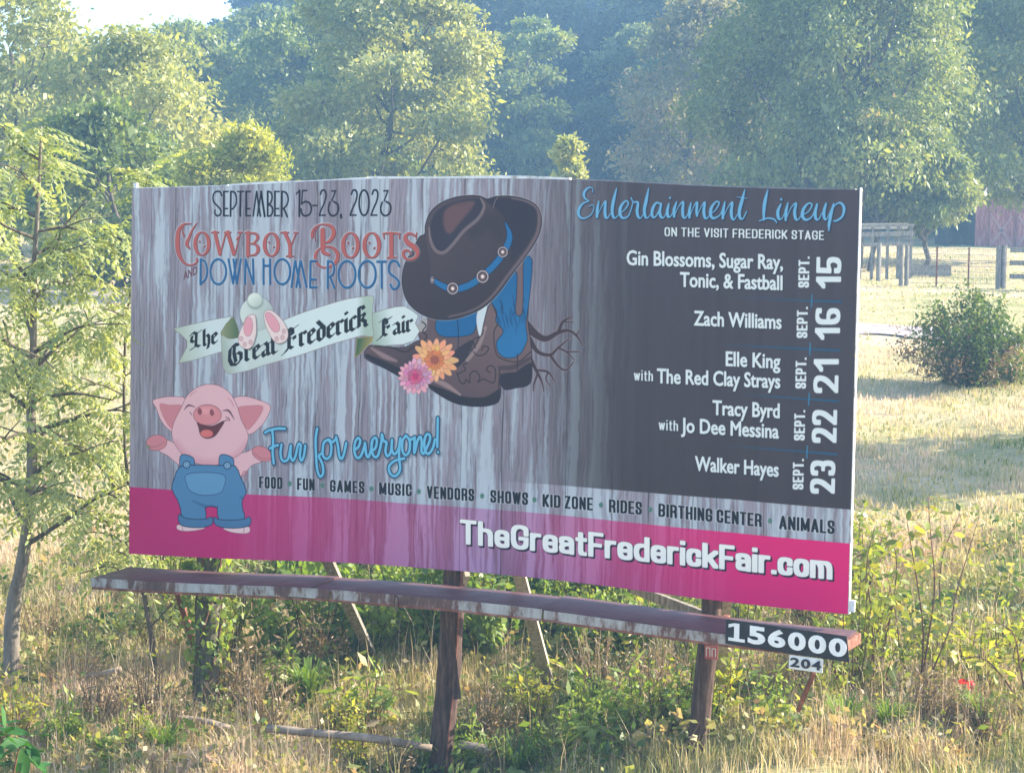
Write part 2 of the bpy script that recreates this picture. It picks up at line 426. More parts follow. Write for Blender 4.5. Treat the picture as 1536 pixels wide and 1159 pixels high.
def block(s, p0, p1, cap, r, vertical=False, gap=.15, xs=1.0):
    """a line of block lettering; r = half stroke in print units"""
    rr = r / cap
    p0 = np.array(p0, float); p1 = np.array(p1, float)
    def width(sc):
        return sum((BLOCK[c][0] * sc if c == ' ' else BLOCK[c][0] * sc + 2 * rr + gap * sc) for c in s) - gap * sc
    full = np.hypot(*(p1 - p0)) / cap
    k0 = width(0); k1 = width(1) - k0; sc = max(.2, (full - k0) / k1)
    d = (p1 - p0) / np.hypot(*(p1 - p0)); up = np.array([-1.0, 0]) if vertical else np.array([0, -1.0])
    x = 0.0; L = []
    for c in s:
        w, g = BLOCK[c]; w *= sc
        if c == ' ': x += w; continue
        for part in g.split('/'):
            P = []; F = []
            for tok in part.split():
                F.append(tok.endswith('r')); u, v = tok.rstrip('r').split(','); u = float(u); v = float(v)
                yy = np.interp(v, [-.3, -.1, 0, .74, 1.0], [-.3 + rr, -.1, rr, .74 - rr, 1 - rr])
                P.append(np.array([x + rr + u * w if w else x + rr + u, yy]))
            q = _round(P, F, .5 * max(w, .2)) if any(F) else np.array(P)
            L.append(p0 + q[:, :1] * cap * d + q[:, 1:2] * cap * up)
        x += w + 2 * rr + gap * sc
    T = [to_tex(l) for l in L]; R = r * 2.08
    x0, y0, x1, y1 = _window(np.vstack(T), R + 14); F = np.full((y1 - y0, x1 - x0), 60.0)
    for t in T: _segs(F, x0, y0, t[:-1], t[1:], np.full(len(t) - 1, R), np.full(len(t) - 1, R), 10, square=(1.42, 1) if vertical else (1, 1.42))
    return [x0, y0, F]

def ell(cx, cy, rx, ry, rot=0, n=28):
    t = np.linspace(0, 2 * math.pi, n, endpoint=False)
    x, y = rx * np.cos(t), ry * np.sin(t); c, s = math.cos(rot), math.sin(rot)
    return np.stack([cx + x * c - y * s, cy + x * s + y * c], 1)

def ring(cx, cy, rx, ry, thick, thin):
    t = np.linspace(0, 2 * math.pi, 33)
    return np.stack([cx + (rx - thick * .6) * np.cos(t), cy + ry * np.sin(t), thin + (thick - thin) * np.abs(np.cos(t)) ** 1.3], 1)

def draw_wood():
    global ART
    rng = np.random.default_rng(7)
    U = np.linspace(0, 1, TW)[None, :]; V = np.linspace(0, 1, TH)[:, None]
    warp = (vnoise(TW, TH, 60, 9, rng) - .5) * 9 + (vnoise(TW, TH, 90, 60, rng) - .5) * 3.5
    def streak(nx, ny):
        g = vnoise(TW, TH, nx, ny, rng)
        idx = np.clip(np.arange(TW)[None, :] + warp, 0, TW - 1).astype(int)
        return np.take_along_axis(g, idx, 1)
    a = streak(120, 2.0); b = streak(260, 5); c = streak(620, 14); e = streak(34, 1); f = vnoise(TW, TH, 420, 60, rng); fine = streak(1100, 20)
    m = .30 * a + .30 * b + .14 * c + .24 * e + .07 * f
    left = np.clip(U / .10, 0, 1)
    m = m - .10 * (1 - left) + .03 * np.exp(-((U - .5) / .2) ** 2)
    pm = np.clip((m - .475) / .085, 0, 1)                       # peeling pale paint
    pm2 = np.clip((m - .585) / .04, 0, 1)
    base = lin([138, 138, 156]) * .6 + lin([150, 142, 162]) * .4
    g1 = (.70 + .34 * c + .30 * fine)[..., None]
    wood = base[None, None] * g1 * (.88 + .24 * streak(60, 1.5))[..., None]
    pale = lin([162, 174, 196])[None, None] * (.84 + .22 * b + .10 * fine)[..., None]
    col = wood * (1 - pm[..., None] * .76) + pale * pm[..., None] * .76
    col = col * (1 - pm2[..., None] * .45) + lin([192, 206, 226]) * pm2[..., None] * .45
    dark = np.clip(1 - np.abs(c - .16) / .05, 0, 1) * np.clip(1 - pm, 0, 1) * .22
    col *= (1 - dark)[..., None]
    # joints between the printed planks
    x = 0
    while x < TW:
        x += rng.integers(48, 150)
        wob = (vnoise(1, TH, 1, 6, rng)[:, 0] - .5) * 5
        d = np.abs(np.arange(TW)[None, :] - (x + wob[:, None]))
        k = np.clip(1.6 - d, 0, 1) * rng.uniform(.25, .65) * (.5 + vnoise(1, TH, 1, 20, rng)[:, :1])
        col *= (1 - k)[..., None]
    ART = col
    # print coordinates of every texel column are close to linear in U; use U directly for the wide fades
    dk = np.clip((U - .565) / .17, 0, 1); dk = dk * dk * (3 - 2 * dk)
    deep = lin([80, 77, 92]) * (1 - V[..., None]) + lin([66, 59, 66]) * V[..., None]
    # dark panel, its lower edge traced
    pan = area([[(560, 250), (1300, 250), (1300, 766), (1276, 762.5), (1100, 747), (900, 731), (782, 722), (560, 706)]])
    M = np.full((TH, TW), 60.0); M[pan[1]:pan[1] + pan[2].shape[0], pan[0]:pan[0] + pan[2].shape[1]] = pan[2]
    cov = np.clip(-M / 1.4 + .5, 0, 1) * dk
    cov = cov * (.93 + .07 * dk) * (1 - .10 * streak(160, 5) * np.clip((.80 - U) / .1, 0, 1))
    cov = np.clip(cov, 0, .985)
    shade = np.clip(1 - .32 * np.clip((U - .52) / .12, 0, 1) * (M < 0), 0, 1)
    ART *= shade[..., None]
    ART = ART * (1 - cov[..., None]) + deep * cov[..., None] * (.93 + .14 * streak(120, 3))[..., None]
    # magenta band
    band = area([[(150, 722), (196, 728.5), (374, 740), (606, 753), (900, 777), (1100, 797), (1276, 813.5), (1330, 818), (1330, 960), (150, 960)]])
    M = np.full((TH, TW), 60.0); M[band[1]:band[1] + band[2].shape[0], band[0]:band[0] + band[2].shape[1]] = band[2]
    inb = np.clip(-M / 1.4 + .5, 0, 1)
    aL = np.clip(1 - (U - .14) / .44, 0, 1); aR = np.clip((U - .55) / .32, 0, 1)
    al = np.clip(aL ** 1.2 + aR ** .9, 0, 1) * .99
    al = np.maximum(al, .0)
    pink = lin([182, 38, 120]) * (1 - U[..., None]) + lin([214, 26, 128]) * U[..., None]
    lift = np.clip(inb * (.38 + .62 * al), 0, 1)
    tint = ART * np.array([.95, .60, .82])
    ART = ART * (1 - inb[..., None]) + inb[..., None] * (tint * (1 - al[..., None]) + pink * al[..., None])

def draw_hat_boots():
    Z = lambda p: zz(p, 520, 270, 3.3125)
    # roots
    R = [[(900, 720, 24), (950, 765, 17), (1000, 785, 13), (1060, 755, 9), (1110, 745, 7), (1150, 770, 5), (1185, 822, 2)],
         [(1060, 755, 8), (1085, 700, 6), (1132, 675, 2)], [(918, 790, 14), (960, 850, 9), (1020, 865, 7), (1060, 830, 5), (1115, 785, 2)],
         [(1020, 865, 7), (1060, 920, 5), (1100, 940, 4), (1137, 900, 2)], [(1060, 830, 5), (1100, 850, 4), (1140, 890, 2)],
         [(1100, 850, 4), (1168, 850, 2)], [(922, 880, 9), (955, 950, 7), (980, 1000, 4), (990, 1048, 2)], [(950, 940, 5), (1010, 950, 5), (1045, 998, 2)],
         [(958, 960, 5), (940, 1010, 4), (938, 1045, 2)], [(1010, 950, 4), (1000, 985, 3), (1022, 1020, 2)], [(1150, 770, 4), (1165, 740, 2)], [(1085, 700, 4), (1135, 705, 2)]]
    f = stroke([Z(r) for r in R]); paint(f, (150, 130, 140), .5, grow=2, soft=2); paint(f, (72, 58, 66))
    toe = area([Z([(100, 862), (128, 818), (200, 826), (300, 828), (370, 795), (440, 820), (470, 900), (330, 985), (270, 968), (200, 930), (120, 892)])], 5)
    paint(toe, (44, 40, 56), grow=2); paint(toe, (101, 84, 92), grad=((80, 66, 78), (560, 520), (600, 570)))
    paint(stroke([Z([(112, 870, 10), (200, 915, 18), (275, 955, 22)])]), (50, 44, 58), clip=toe, soft=6)
    paint(stroke([Z([(135, 832, 5), (200, 872, 12), (258, 895, 5)])]), (152, 132, 140), .8, clip=toe, soft=4)
    paint(stroke([Z([(150, 822, 2), (230, 828, 3), (300, 850, 3), (340, 828, 3), (390, 815, 2)])]), (52, 42, 52))
    back = area([Z([(400, 690), (520, 670), (664, 645), (672, 790), (600, 860), (560, 900), (450, 840), (380, 790), (370, 740)])], 4)
    paint(back, (48, 42, 56), grow=2); paint(back, (104, 88, 96))
    paint(area([Z([(385, 690), (410, 685), (405, 740), (372, 750), (360, 722)])], 3), (160, 160, 168))
    paint(stroke([Z([(385, 700, 3), (405, 720, 3), (388, 748, 3), (410, 770, 3), (396, 790, 3)])]), (60, 48, 60))
    bl = area([Z([(453, 712), (470, 692), (560, 690), (652, 655), (648, 735), (610, 768), (500, 774), (460, 752)])], 5)
    paint(bl, (30, 50, 80), grow=2); paint(bl, (33, 104, 160))
    paint(stroke([Z([(560, 690, 2), (566, 770, 2), (562, 850, 2)])]), (30, 50, 80))
    paint(area([Z([(540, 850), (640, 790), (600, 890), (545, 940), (520, 900)])], 4), (62, 54, 68))
    sil = area([Z([(735, 600), (790, 520), (850, 445), (882, 396), (927, 395), (920, 500), (908, 690), (922, 800), (928, 890), (920, 1002), (850, 1026), (795, 1034), (776, 1005),
                   (770, 1080), (740, 1108), (660, 1118), (560, 1105), (470, 1060), (413, 1012), (440, 980), (540, 940), (600, 888), (660, 800), (690, 720), (710, 640)])], 4)
    paint(sil, (40, 36, 52), grow=2.5); paint(sil, (118, 100, 106), grad=((96, 80, 90), (740, 480), (700, 600)))
    paint(area([Z([(412, 1010), (470, 1060), (560, 1107), (660, 1121), (742, 1112), (776, 1078), (776, 1030), (700, 1072), (600, 1072), (500, 1037)])], 4), (52, 46, 60), clip=sil, soft=3)
    paint(area([Z([(774, 960), (850, 950), (925, 900), (930, 1003), (850, 1028), (780, 1040)])], 2), (54, 49, 63), clip=sil, soft=2)
    paint(stroke([Z([(770, 930, 10), (840, 925, 12), (925, 880, 8)])]), (80, 68, 78), clip=sil, soft=5)
    paint(stroke([Z([(440, 992, 5), (500, 1012, 12), (575, 1062, 5)])]), (156, 136, 142), .85, soft=4, clip=sil)
    paint(stroke([Z([(610, 890, 9), (668, 815, 9), (700, 730, 7)])]), (152, 136, 142), .8, soft=3, clip=sil)
    blue = area([Z([(732, 602), (790, 530), (850, 455), (852, 560), (848, 660), (882, 662), (888, 540), (890, 398), (928, 396), (918, 560), (905, 660), (898, 720), (905, 790), (870, 860),
                    (820, 880), (772, 862), (755, 805), (790, 748), (752, 700), (757, 650)])], 3)
    paint(blue, (28, 42, 70), grow=2); paint(blue, (33, 104, 160), grad=((46, 120, 178), (750, 430), (790, 530)))
    rng = np.random.default_rng(3)
    for k in range(26):
        x = 760 + rng.random() * 130; y = 560 + rng.random() * 170 - (x - 760) * .3
        paint(stroke([Z([(x, y, 1.6), (x + 8, y + 22, 2.4), (x + 22 * rng.random(), y + 55 + 20 * rng.random(), 1)])]), (30, 62, 104), .7, clip=blue)
    paint(area([Z([(665, 640), (706, 622), (690, 700), (672, 775), (655, 700)])], 4), (196, 210, 226))
    D = [[(558, 955), (575, 1000), (597, 1006), (603, 985), (622, 1002), (624, 960), (650, 945), (672, 975), (662, 1000), (690, 985), (738, 1003), (750, 965), (745, 930), (722, 918), (704, 938), (722, 952)],
         [(640, 850), (660, 868), (695, 862), (715, 832), (692, 820), (680, 842)], [(737, 620), (762, 700), (742, 752), (748, 840), (775, 882), (860, 898), (925, 850)],
         [(560, 960), (600, 940), (590, 915), (610, 905)], [(650, 830), (640, 790), (680, 770), (690, 740)], [(858, 860), (858, 940)], [(770, 940), (765, 1030)]]
    paint(stroke([Z(d) for d in D], 2.6 / 3.3), (48, 38, 50), .9)
    # flowers
    def flower(cx, cy, r, n, cols, mid, seed):
        g = np.random.default_rng(seed)
        for lay, (rr, c) in enumerate(cols):
            for k in range(n):
                a = 2 * math.pi * (k + .5 * lay) / n + g.normal(0, .05); q = rr * r * g.uniform(.9, 1.06)
                pet = area([Z(ell(cx + math.cos(a) * q * .55, cy + math.sin(a) * q * .55, q * .47, q * .13 + 2, a, 14))])
                paint(pet, tuple(v * .72 for v in c), grow=1); paint(pet, tuple(v * g.uniform(.92, 1.06) for v in c))
        paint(area([Z(ell(cx, cy, r * .2, r * .2))]), mid, soft=3)
        for k in range(9):
            a = g.uniform(0, 6.28); paint(stroke([Z([(cx + math.cos(a) * r * .2, cy + math.sin(a) * r * .2, 3), (cx + math.cos(a) * r * .24, cy + math.sin(a) * r * .24, 3)])]), tuple(v * 1.2 for v in mid))
    flower(448, 890, 112, 17, [(1, (226, 166, 138)), (.72, (232, 178, 134)), (.45, (214, 132, 96))], (158, 96, 84), 1)
    flower(353, 972, 88, 19, [(1, (214, 168, 196)), (.75, (204, 146, 182)), (.45, (196, 112, 156))], (182, 72, 122), 2)
    # hat
    sil = area([Z([(287, 505), (300, 420), (338, 350), (372, 285), (400, 268), (403, 225), (425, 165), (475, 118), (545, 90), (620, 80), (675, 84), (708, 97), (750, 85), (825, 84), (900, 100), (952, 132), (975, 190),
                   (966, 262), (930, 332), (880, 400), (820, 480), (762, 560), (700, 620), (640, 655), (560, 682), (495, 690), (425, 680), (357, 645), (308, 590)])], 4)
    paint(sil, (200, 205, 220), .4, grow=4, soft=2); paint(sil, (40, 36, 50), grow=2.2); paint(sil, (80, 69, 80), grad=((66, 57, 68), (620, 330), (700, 480)))
    inner = area([Z([(700, 98), (750, 92), (830, 95), (900, 112), (940, 142), (955, 195), (940, 262), (900, 325), (860, 370), (825, 400), (826, 300), (800, 210), (760, 150)])], 4)
    paint(inner, (57, 54, 71), clip=sil, soft=3)
    paint(stroke([Z([(760, 88, 2), (745, 110, 2), (735, 150, 2)])]), (130, 118, 128), .8, clip=sil)
    edge = [(830, 92, 3), (905, 110, 4), (955, 145, 6), (964, 195, 8), (955, 262, 8), (915, 335, 8), (866, 402, 8), (805, 480, 7), (745, 560, 6), (690, 612, 5), (620, 650, 4), (520, 676, 4)]
    paint(stroke([Z(edge)]), (118, 104, 114), .8, soft=4, clip=sil)
    crown = area([Z([(425, 490), (420, 400), (403, 300), (405, 220), (440, 150), (500, 106), (590, 84), (660, 84), (700, 102), (742, 150), (782, 210), (805, 270), (808, 330), (770, 395), (700, 455), (620, 510), (540, 535), (470, 520)])], 4)
    paint(crown, (40, 36, 50), .5, grow=1.5, clip=sil); paint(crown, (86, 75, 86), grad=((74, 64, 74), (640, 330), (720, 420)), clip=sil)
    paint(stroke([Z([(640, 260, 30), (720, 200, 40), (770, 270, 30)])]), (60, 54, 68), .55, soft=30, clip=crown)
    crease = area([Z([(425, 232), (430, 300), (452, 345), (490, 356), (530, 322), (590, 250), (660, 190), (688, 135), (672, 96), (600, 98), (520, 118), (455, 160)])], 5)
    paint(crease, (62, 58, 75), clip=crown, soft=3)
    paint(area([Z([(490, 205), (498, 155), (545, 122), (640, 108), (625, 150), (570, 215), (525, 265), (500, 250)])], 5), (106, 82, 90), soft=10, clip=crown)
    paint(stroke([Z([(420, 235, 4), (428, 300, 7), (452, 348, 8), (490, 360, 8), (532, 325, 8), (592, 253, 8), (662, 193, 8), (692, 135, 7), (676, 92, 4)])]), (124, 112, 122), .9, soft=3, clip=sil)
    paint(stroke([Z([(560, 130, 1.5), (625, 122, 1.5)])]), (80, 62, 70), .6)
    bnd = stroke([Z([(430, 486, 8), (480, 520, 13), (540, 540, 15), (620, 520, 15), (700, 462, 15), (768, 392, 15), (808, 322, 15), (818, 270, 12), (798, 214, 3)])])
    paint(bnd, (26, 44, 76), grow=2); paint(bnd, (38, 112, 170))
    for x, y, r in ((435, 495, 17), (537, 537, 29), (685, 478, 31), (785, 357, 26)):
        sq = .55 if x < 450 else .95
        paint(area([Z(ell(x, y, r * sq, r))]), (50, 42, 54), grow=1.5); paint(area([Z(ell(x, y, r * sq, r))]), (176, 166, 176))
        paint(area([Z(ell(x, y, r * sq * .78, r * .78))]), (66, 54, 64)); paint(area([Z(ell(x, y, r * sq * .55, r * .55))]), (126, 106, 112))
        paint(area([Z(ell(x, y, r * sq * .27, r * .27))]), (228, 222, 226), soft=2)

def draw_banner():
    Z = lambda p: zz(p, 260, 430, 7.68); Y = lambda p: zz(p, 430, 430, 6.678)
    ol = (128, 122, 126)
    tail = area([Z([(35, 475), (250, 425), (450, 380), (700, 335), (610, 480), (585, 560), (592, 735), (400, 792), (250, 838), (90, 868), (150, 760), (188, 690), (190, 610), (120, 540)])])
    paint(tail, ol, grow=1.6); paint(tail, (198, 212, 224), grad=((170, 184, 178), (318, 500), (266, 510)))
    rt = area([Y([(865, 268), (1000, 225), (1110, 200), (1200, 192), (1280, 235), (1340, 285), (1308, 362), (1352, 438), (1290, 535), (1180, 570), (1000, 580), (880, 572)])])
    paint(rt, ol, grow=1.6); paint(rt, (156, 176, 172), grad=((202, 217, 228), (562, 490), (592, 484)))
    fo = area([Z([(580, 520), (640, 420), (722, 340), (760, 430), (785, 520), (770, 575), (680, 590), (590, 575)])])
    paint(fo, (122, 112, 84), grow=1.6); paint(fo, (140, 150, 120), grad=((92, 114, 88), (337, 490), (358, 490)))
    gf = area([Y([(727, 512), (885, 490), (872, 545), (800, 610), (750, 670), (708, 690), (722, 600)])])
    paint(gf, (168, 146, 106), grow=1.8); paint(gf, (78, 108, 82), grad=((158, 150, 100), (543, 512), (559, 518)))
    M = [(336.5, 503), (346, 507), (360, 506), (378, 498), (400, 490), (429, 479.5), (460, 467.4), (497.4, 455.5), (527, 447.5), (550, 444.3), (563, 444.5), (562, 458), (561, 470), (562, 490), (563, 503), (548, 502),
         (534.8, 505), (497, 516), (460, 529), (429, 538), (400, 546), (377, 553.7), (355, 558.5), (346, 558), (339, 550), (337.5, 530)]
    mn = area([M], 3)
    paint(mn, (138, 126, 128), grow=1.8); paint(mn, (202, 217, 230))
    paint(mn, (152, 166, 160), .85, grad=((202, 217, 230), (338, 530), (372, 520)), clip=area([[(330, 480), (372, 480), (372, 570), (330, 570)]]))
    paint(area([[(545, 440), (570, 440), (570, 510), (545, 510)]]), (156, 178, 170), .8, soft=26, clip=mn)
    paint(area([[(372, 480), (430, 470), (430, 560), (372, 560)]]), (176, 190, 190), .5, soft=20, clip=mn)
    # blackletter, pen strokes; unit = x-height
    G = {'T': (1.15, [[(.0, 1.3), (.25, 1.5), (.6, 1.3), (.95, 1.5)], [(.15, 1.2), (.05, .8), (.3, .65)], [(.55, 1.3), (.5, .3), (.25, .12)], [(.5, .3), (.85, .15)], [(.25, .12), (.0, .05)]]),
         'h': (.82, [[(.15, 1.5), (.15, .2), (.3, .1)], [(.15, .85), (.45, 1.0), (.62, .8), (.62, .2), (.5, -.2)]]),
         'e': (.68, [[(.15, .85), (.15, .22), (.35, .05), (.55, .22)], [(.15, .85), (.38, 1.0), (.55, .78), (.18, .5)]]),
         'G': (1.25, [[(.85, 1.35), (.5, 1.5), (.15, 1.2), (.1, .5), (.3, .08), (.7, .0), (1.0, .3), (1.0, .7), (.75, .85)], [(.5, 1.45), (.45, .9), (.6, .2)], [(.75, .85), (.55, .75)]]),
         'r': (.6, [[(.15, .95), (.15, .2), (.3, .08)], [(.15, .8), (.4, 1.0), (.52, .85)], [(.1, .95), (.2, .85)]]),
         'a': (.72, [[(.12, .9), (.35, 1.0), (.52, .8), (.52, .2), (.66, .08)], [(.52, .58), (.18, .42), (.15, .2), (.3, .05), (.52, .25)]]),
         't': (.52, [[(.2, 1.35), (.2, .2), (.35, .05), (.48, .15)], [(.02, .95), (.42, .98)]]),
         'F': (1.05, [[(.1, 1.35), (.35, 1.5), (.6, 1.38), (.95, 1.52)], [(.35, 1.4), (.35, .25), (.1, .0)], [(.12, .0), (-.1, -.12)], [(.35, .75), (.75, .88), (.75, .7)], [(.6, 1.38), (.62, 1.05)], [(.35, .25), (.6, .12)]]),
         'd': (.72, [[(.15, .8), (.15, .22), (.35, .05), (.57, .22), (.57, .85), (.1, 1.4)], [(.15, .8), (.35, .95), (.5, .85)]]),
         'i': (.36, [[(.16, .98), (.16, .2), (.3, .07)], [(.14, 1.42), (.22, 1.3)]]),
         'c': (.6, [[(.15, .85), (.15, .22), (.35, .05), (.52, .18)], [(.15, .85), (.36, 1.0), (.52, .85)]]),
         'k': (.78, [[(.15, 1.5), (.15, .15)], [(.15, 1.45), (.4, 1.5), (.5, 1.3)], [(.15, .75), (.45, 1.0), (.55, .85), (.35, .62)], [(.35, .62), (.6, .4), (.58, .2), (.72, .08)]])}
    def bl(s, p0, p1, xh, pen=.27):
        tot = sum(G[c][0] for c in s); p0 = np.array(p0, float); d = (np.array(p1, float) - p0) / tot; x = 0; L = []
        for c in s:
            for l in G[c][1]:
                L.append([p0 + (x + a) * d + np.array([0, -b * xh]) for a, b in l])
            x += G[c][0]
        f = nib(L, xh * pen, math.radians(38)); paint(f, (34, 38, 48), grow=.9)
    bl('The', (290, 524), (331, 513.5), 17); bl('Great', (346, 549), (419, 529), 21); bl('Frederick', (430, 527), (555, 489), 22); bl('Fair', (572, 506), (623, 496), 18)
    # rabbit seen from behind
    body = area([Z(ell(990, 300, 192, 190))]); paint(body, (120, 128, 138), .5, grow=2.5, soft=4)
    paint(body, (200, 211, 216), grad=((166, 180, 186), (375, 462), (412, 478)))
    paint(area([Z(ell(975, 160, 88, 88))]), (150, 165, 168), soft=8, grow=2); paint(area([Z(ell(970, 145, 82, 80))]), (214, 224, 226), soft=4, grad=((176, 190, 190), (382, 442), (394, 460)))
    for foot, pad, toes in (([(880, 338), (940, 315), (975, 335), (985, 500), (965, 600), (940, 665), (895, 705), (830, 690), (782, 625), (795, 520), (845, 410)],
                             ell(893, 452, 50, 108, .06), [(812, 590), (852, 655), (920, 630)]),
                            ([(1078, 300), (1135, 262), (1215, 305), (1300, 400), (1346, 510), (1332, 600), (1250, 642), (1190, 615), (1140, 540), (1090, 420)],
                             [(1090, 318), (1130, 290), (1200, 345), (1250, 435), (1243, 500), (1190, 508), (1130, 430)], [(1302, 505), (1218, 592), (1285, 575)])):
        f = area([Z(foot)], 4); paint(f, (70, 66, 76), .6, grow=1, soft=4, off=(4, 4)); paint(f, (140, 122, 130), grow=1.5); paint(f, (220, 206, 214))
        paint(area([Z(pad)], 3), (172, 128, 140), grow=1.5); paint(area([Z(pad)], 3), (214, 160, 178))
        for t in toes: paint(area([Z(ell(t[0], t[1], 25, 30))]), (188, 158, 168)); paint(area([Z(ell(t[0], t[1], 17, 21))]), (206, 178, 188))

def draw_pig():
    Z = lambda p: zz(p, 220, 570, 4.83)
    skin, ol, inr = (214, 176, 192), (132, 84, 98), (196, 132, 148)
    def shape(p, c, o=ol, sm=5, g=1.6, **k):
        f = area([Z(p)], sm); paint(f, o, grow=g); paint(f, c, **k); return f
    for o, i in (([(62, 145), (110, 125), (200, 114), (300, 130), (280, 250), (225, 368), (160, 335), (115, 270), (90, 200)], [(112, 170), (180, 176), (275, 180), (240, 260), (208, 350), (150, 280)]),
                 ([(650, 125), (740, 114), (830, 140), (912, 180), (890, 260), (840, 330), (755, 385), (700, 300), (660, 200)], [(675, 196), (760, 180), (858, 184), (830, 260), (780, 325), (745, 348), (700, 260)])):
        shape(o, skin, sm=3); shape(i, inr, (166, 100, 116), 3, 1)
    shape([(120, 425), (170, 430), (230, 460), (300, 530), (280, 620), (230, 590), (170, 540), (105, 500)], skin)
    shape(ell(88, 446, 74, 54, -.15), inr); paint(stroke([Z([(20, 470, 2), (80, 475, 2), (150, 440, 2)])]), ol, .7)
    shape([(640, 548), (740, 515), (800, 495), (850, 575), (775, 612), (705, 690), (650, 680)], skin)
    shape(ell(853, 527, 76, 48, .42), inr); paint(stroke([Z([(790, 520, 2), (850, 560, 2), (915, 560, 2)])]), ol, .7)
    paint(stroke([Z([(700, 690, 4), (725, 655, 4), (745, 670, 4), (725, 695, 4), (735, 715, 4)])]), (170, 110, 126))
    hd = shape([(465, 25), (380, 50), (310, 110), (270, 190), (215, 300), (200, 390), (230, 470), (300, 550), (400, 600), (500, 610), (600, 580), (700, 520), (745, 440), (745, 370), (700, 280), (670, 180), (620, 90), (550, 40)],
               skin, sm=4)
    paint(stroke([Z([(225, 450, 26), (330, 560, 30), (480, 600, 30), (640, 560, 26), (740, 450, 16)])]), (200, 150, 168), .7, soft=22, clip=hd)
    paint(stroke([Z([(330, 110, 3), (355, 85, 3), (385, 72, 2)]), Z([(605, 120, 2), (635, 155, 4), (650, 190, 2)])]), (190, 130, 146), .9)
    shape([(385, 300), (430, 322), (500, 325), (575, 292), (545, 350), (505, 400), (450, 414), (408, 388), (395, 335)], (104, 52, 60), (90, 50, 60))
    paint(area([Z(ell(452, 380, 46, 28))]), (206, 116, 120), soft=3)
    paint(stroke([Z([(545, 315, 3), (590, 285, 3), (618, 280, 2)])]), (90, 50, 60))
    shape(ell(457, 245, 99, 72), (204, 138, 150), g=1.8); paint(area([Z(ell(450, 215, 60, 25))]), (222, 164, 174), .6, soft=12)
    for x, y in ((402, 220), (490, 228)): paint(area([Z(ell(x, y, 16, 25, -.15))]), (140, 80, 94), soft=2)
    paint(stroke([Z([(288, 208, 2), (320, 176, 6), (368, 188, 2)]), Z([(568, 215, 2), (612, 216, 7), (652, 278, 2)]), Z([(330, 225, 3), (345, 245, 2)]), Z([(590, 262, 3), (612, 270, 3), (618, 292, 2)])]), (98, 62, 78))
    navy, bl = (34, 42, 78), (84, 132, 178)
    for x in (270, 555): shape([(x, 535), (x + 82, 558), (x + 86, 625), (x + 62, 660), (x + 12, 655), (x - 12, 605)], bl, navy, 3, 2.4)
    ov = shape([(258, 622), (360, 612), (450, 612), (550, 615), (655, 618), (690, 690), (735, 800), (705, 860), (708, 930), (717, 1005), (540, 1010), (530, 915), (435, 915), (442, 1010), (285, 995), (262, 925), (240, 860), (200, 780), (220, 700)],
               bl, navy, 2, 2.6)
    paint(stroke([Z([(350, 870, 4), (440, 905, 10), (530, 912, 4)]), Z([(690, 840, 3), (720, 850, 6)])]), (56, 92, 136), .7, soft=8, clip=ov)
    shape([(304, 680), (440, 664), (577, 684), (572, 770), (540, 812), (430, 826), (340, 800), (306, 745)], (102, 150, 194), (44, 66, 110), 3, 1.8)
    for x, y in ((305, 605), (600, 612)):
        paint(area([Z(ell(x, y, 28, 28))]), navy); paint(area([Z(ell(x, y, 22, 22))]), (126, 168, 206)); paint(area([Z(ell(x, y, 12, 12))]), (60, 84, 126)); paint(area([Z(ell(x, y, 8, 8))]), (150, 186, 216))
    shape([(236, 1045), (300, 1045), (435, 1062), (380, 1080), (300, 1087), (240, 1076)], (220, 196, 210), ol, 3); shape([(570, 1066), (660, 1060), (752, 1056), (757, 1096), (700, 1104), (620, 1092)], (220, 196, 210), ol, 3)
    paint(stroke([Z([(268, 1040, 2), (276, 1082, 2)]), Z([(722, 1066, 2), (718, 1098, 2)])]), ol)
    for c in ([(248, 968), (292, 995), (370, 1004), (440, 1002), (487, 988), (482, 1040), (390, 1060), (262, 1042)], [(503, 988), (540, 1005), (620, 1010), (715, 1004), (762, 988), (756, 1046), (640, 1064), (522, 1046)]):
        shape(c, (78, 122, 166), navy, 3, 2.2)

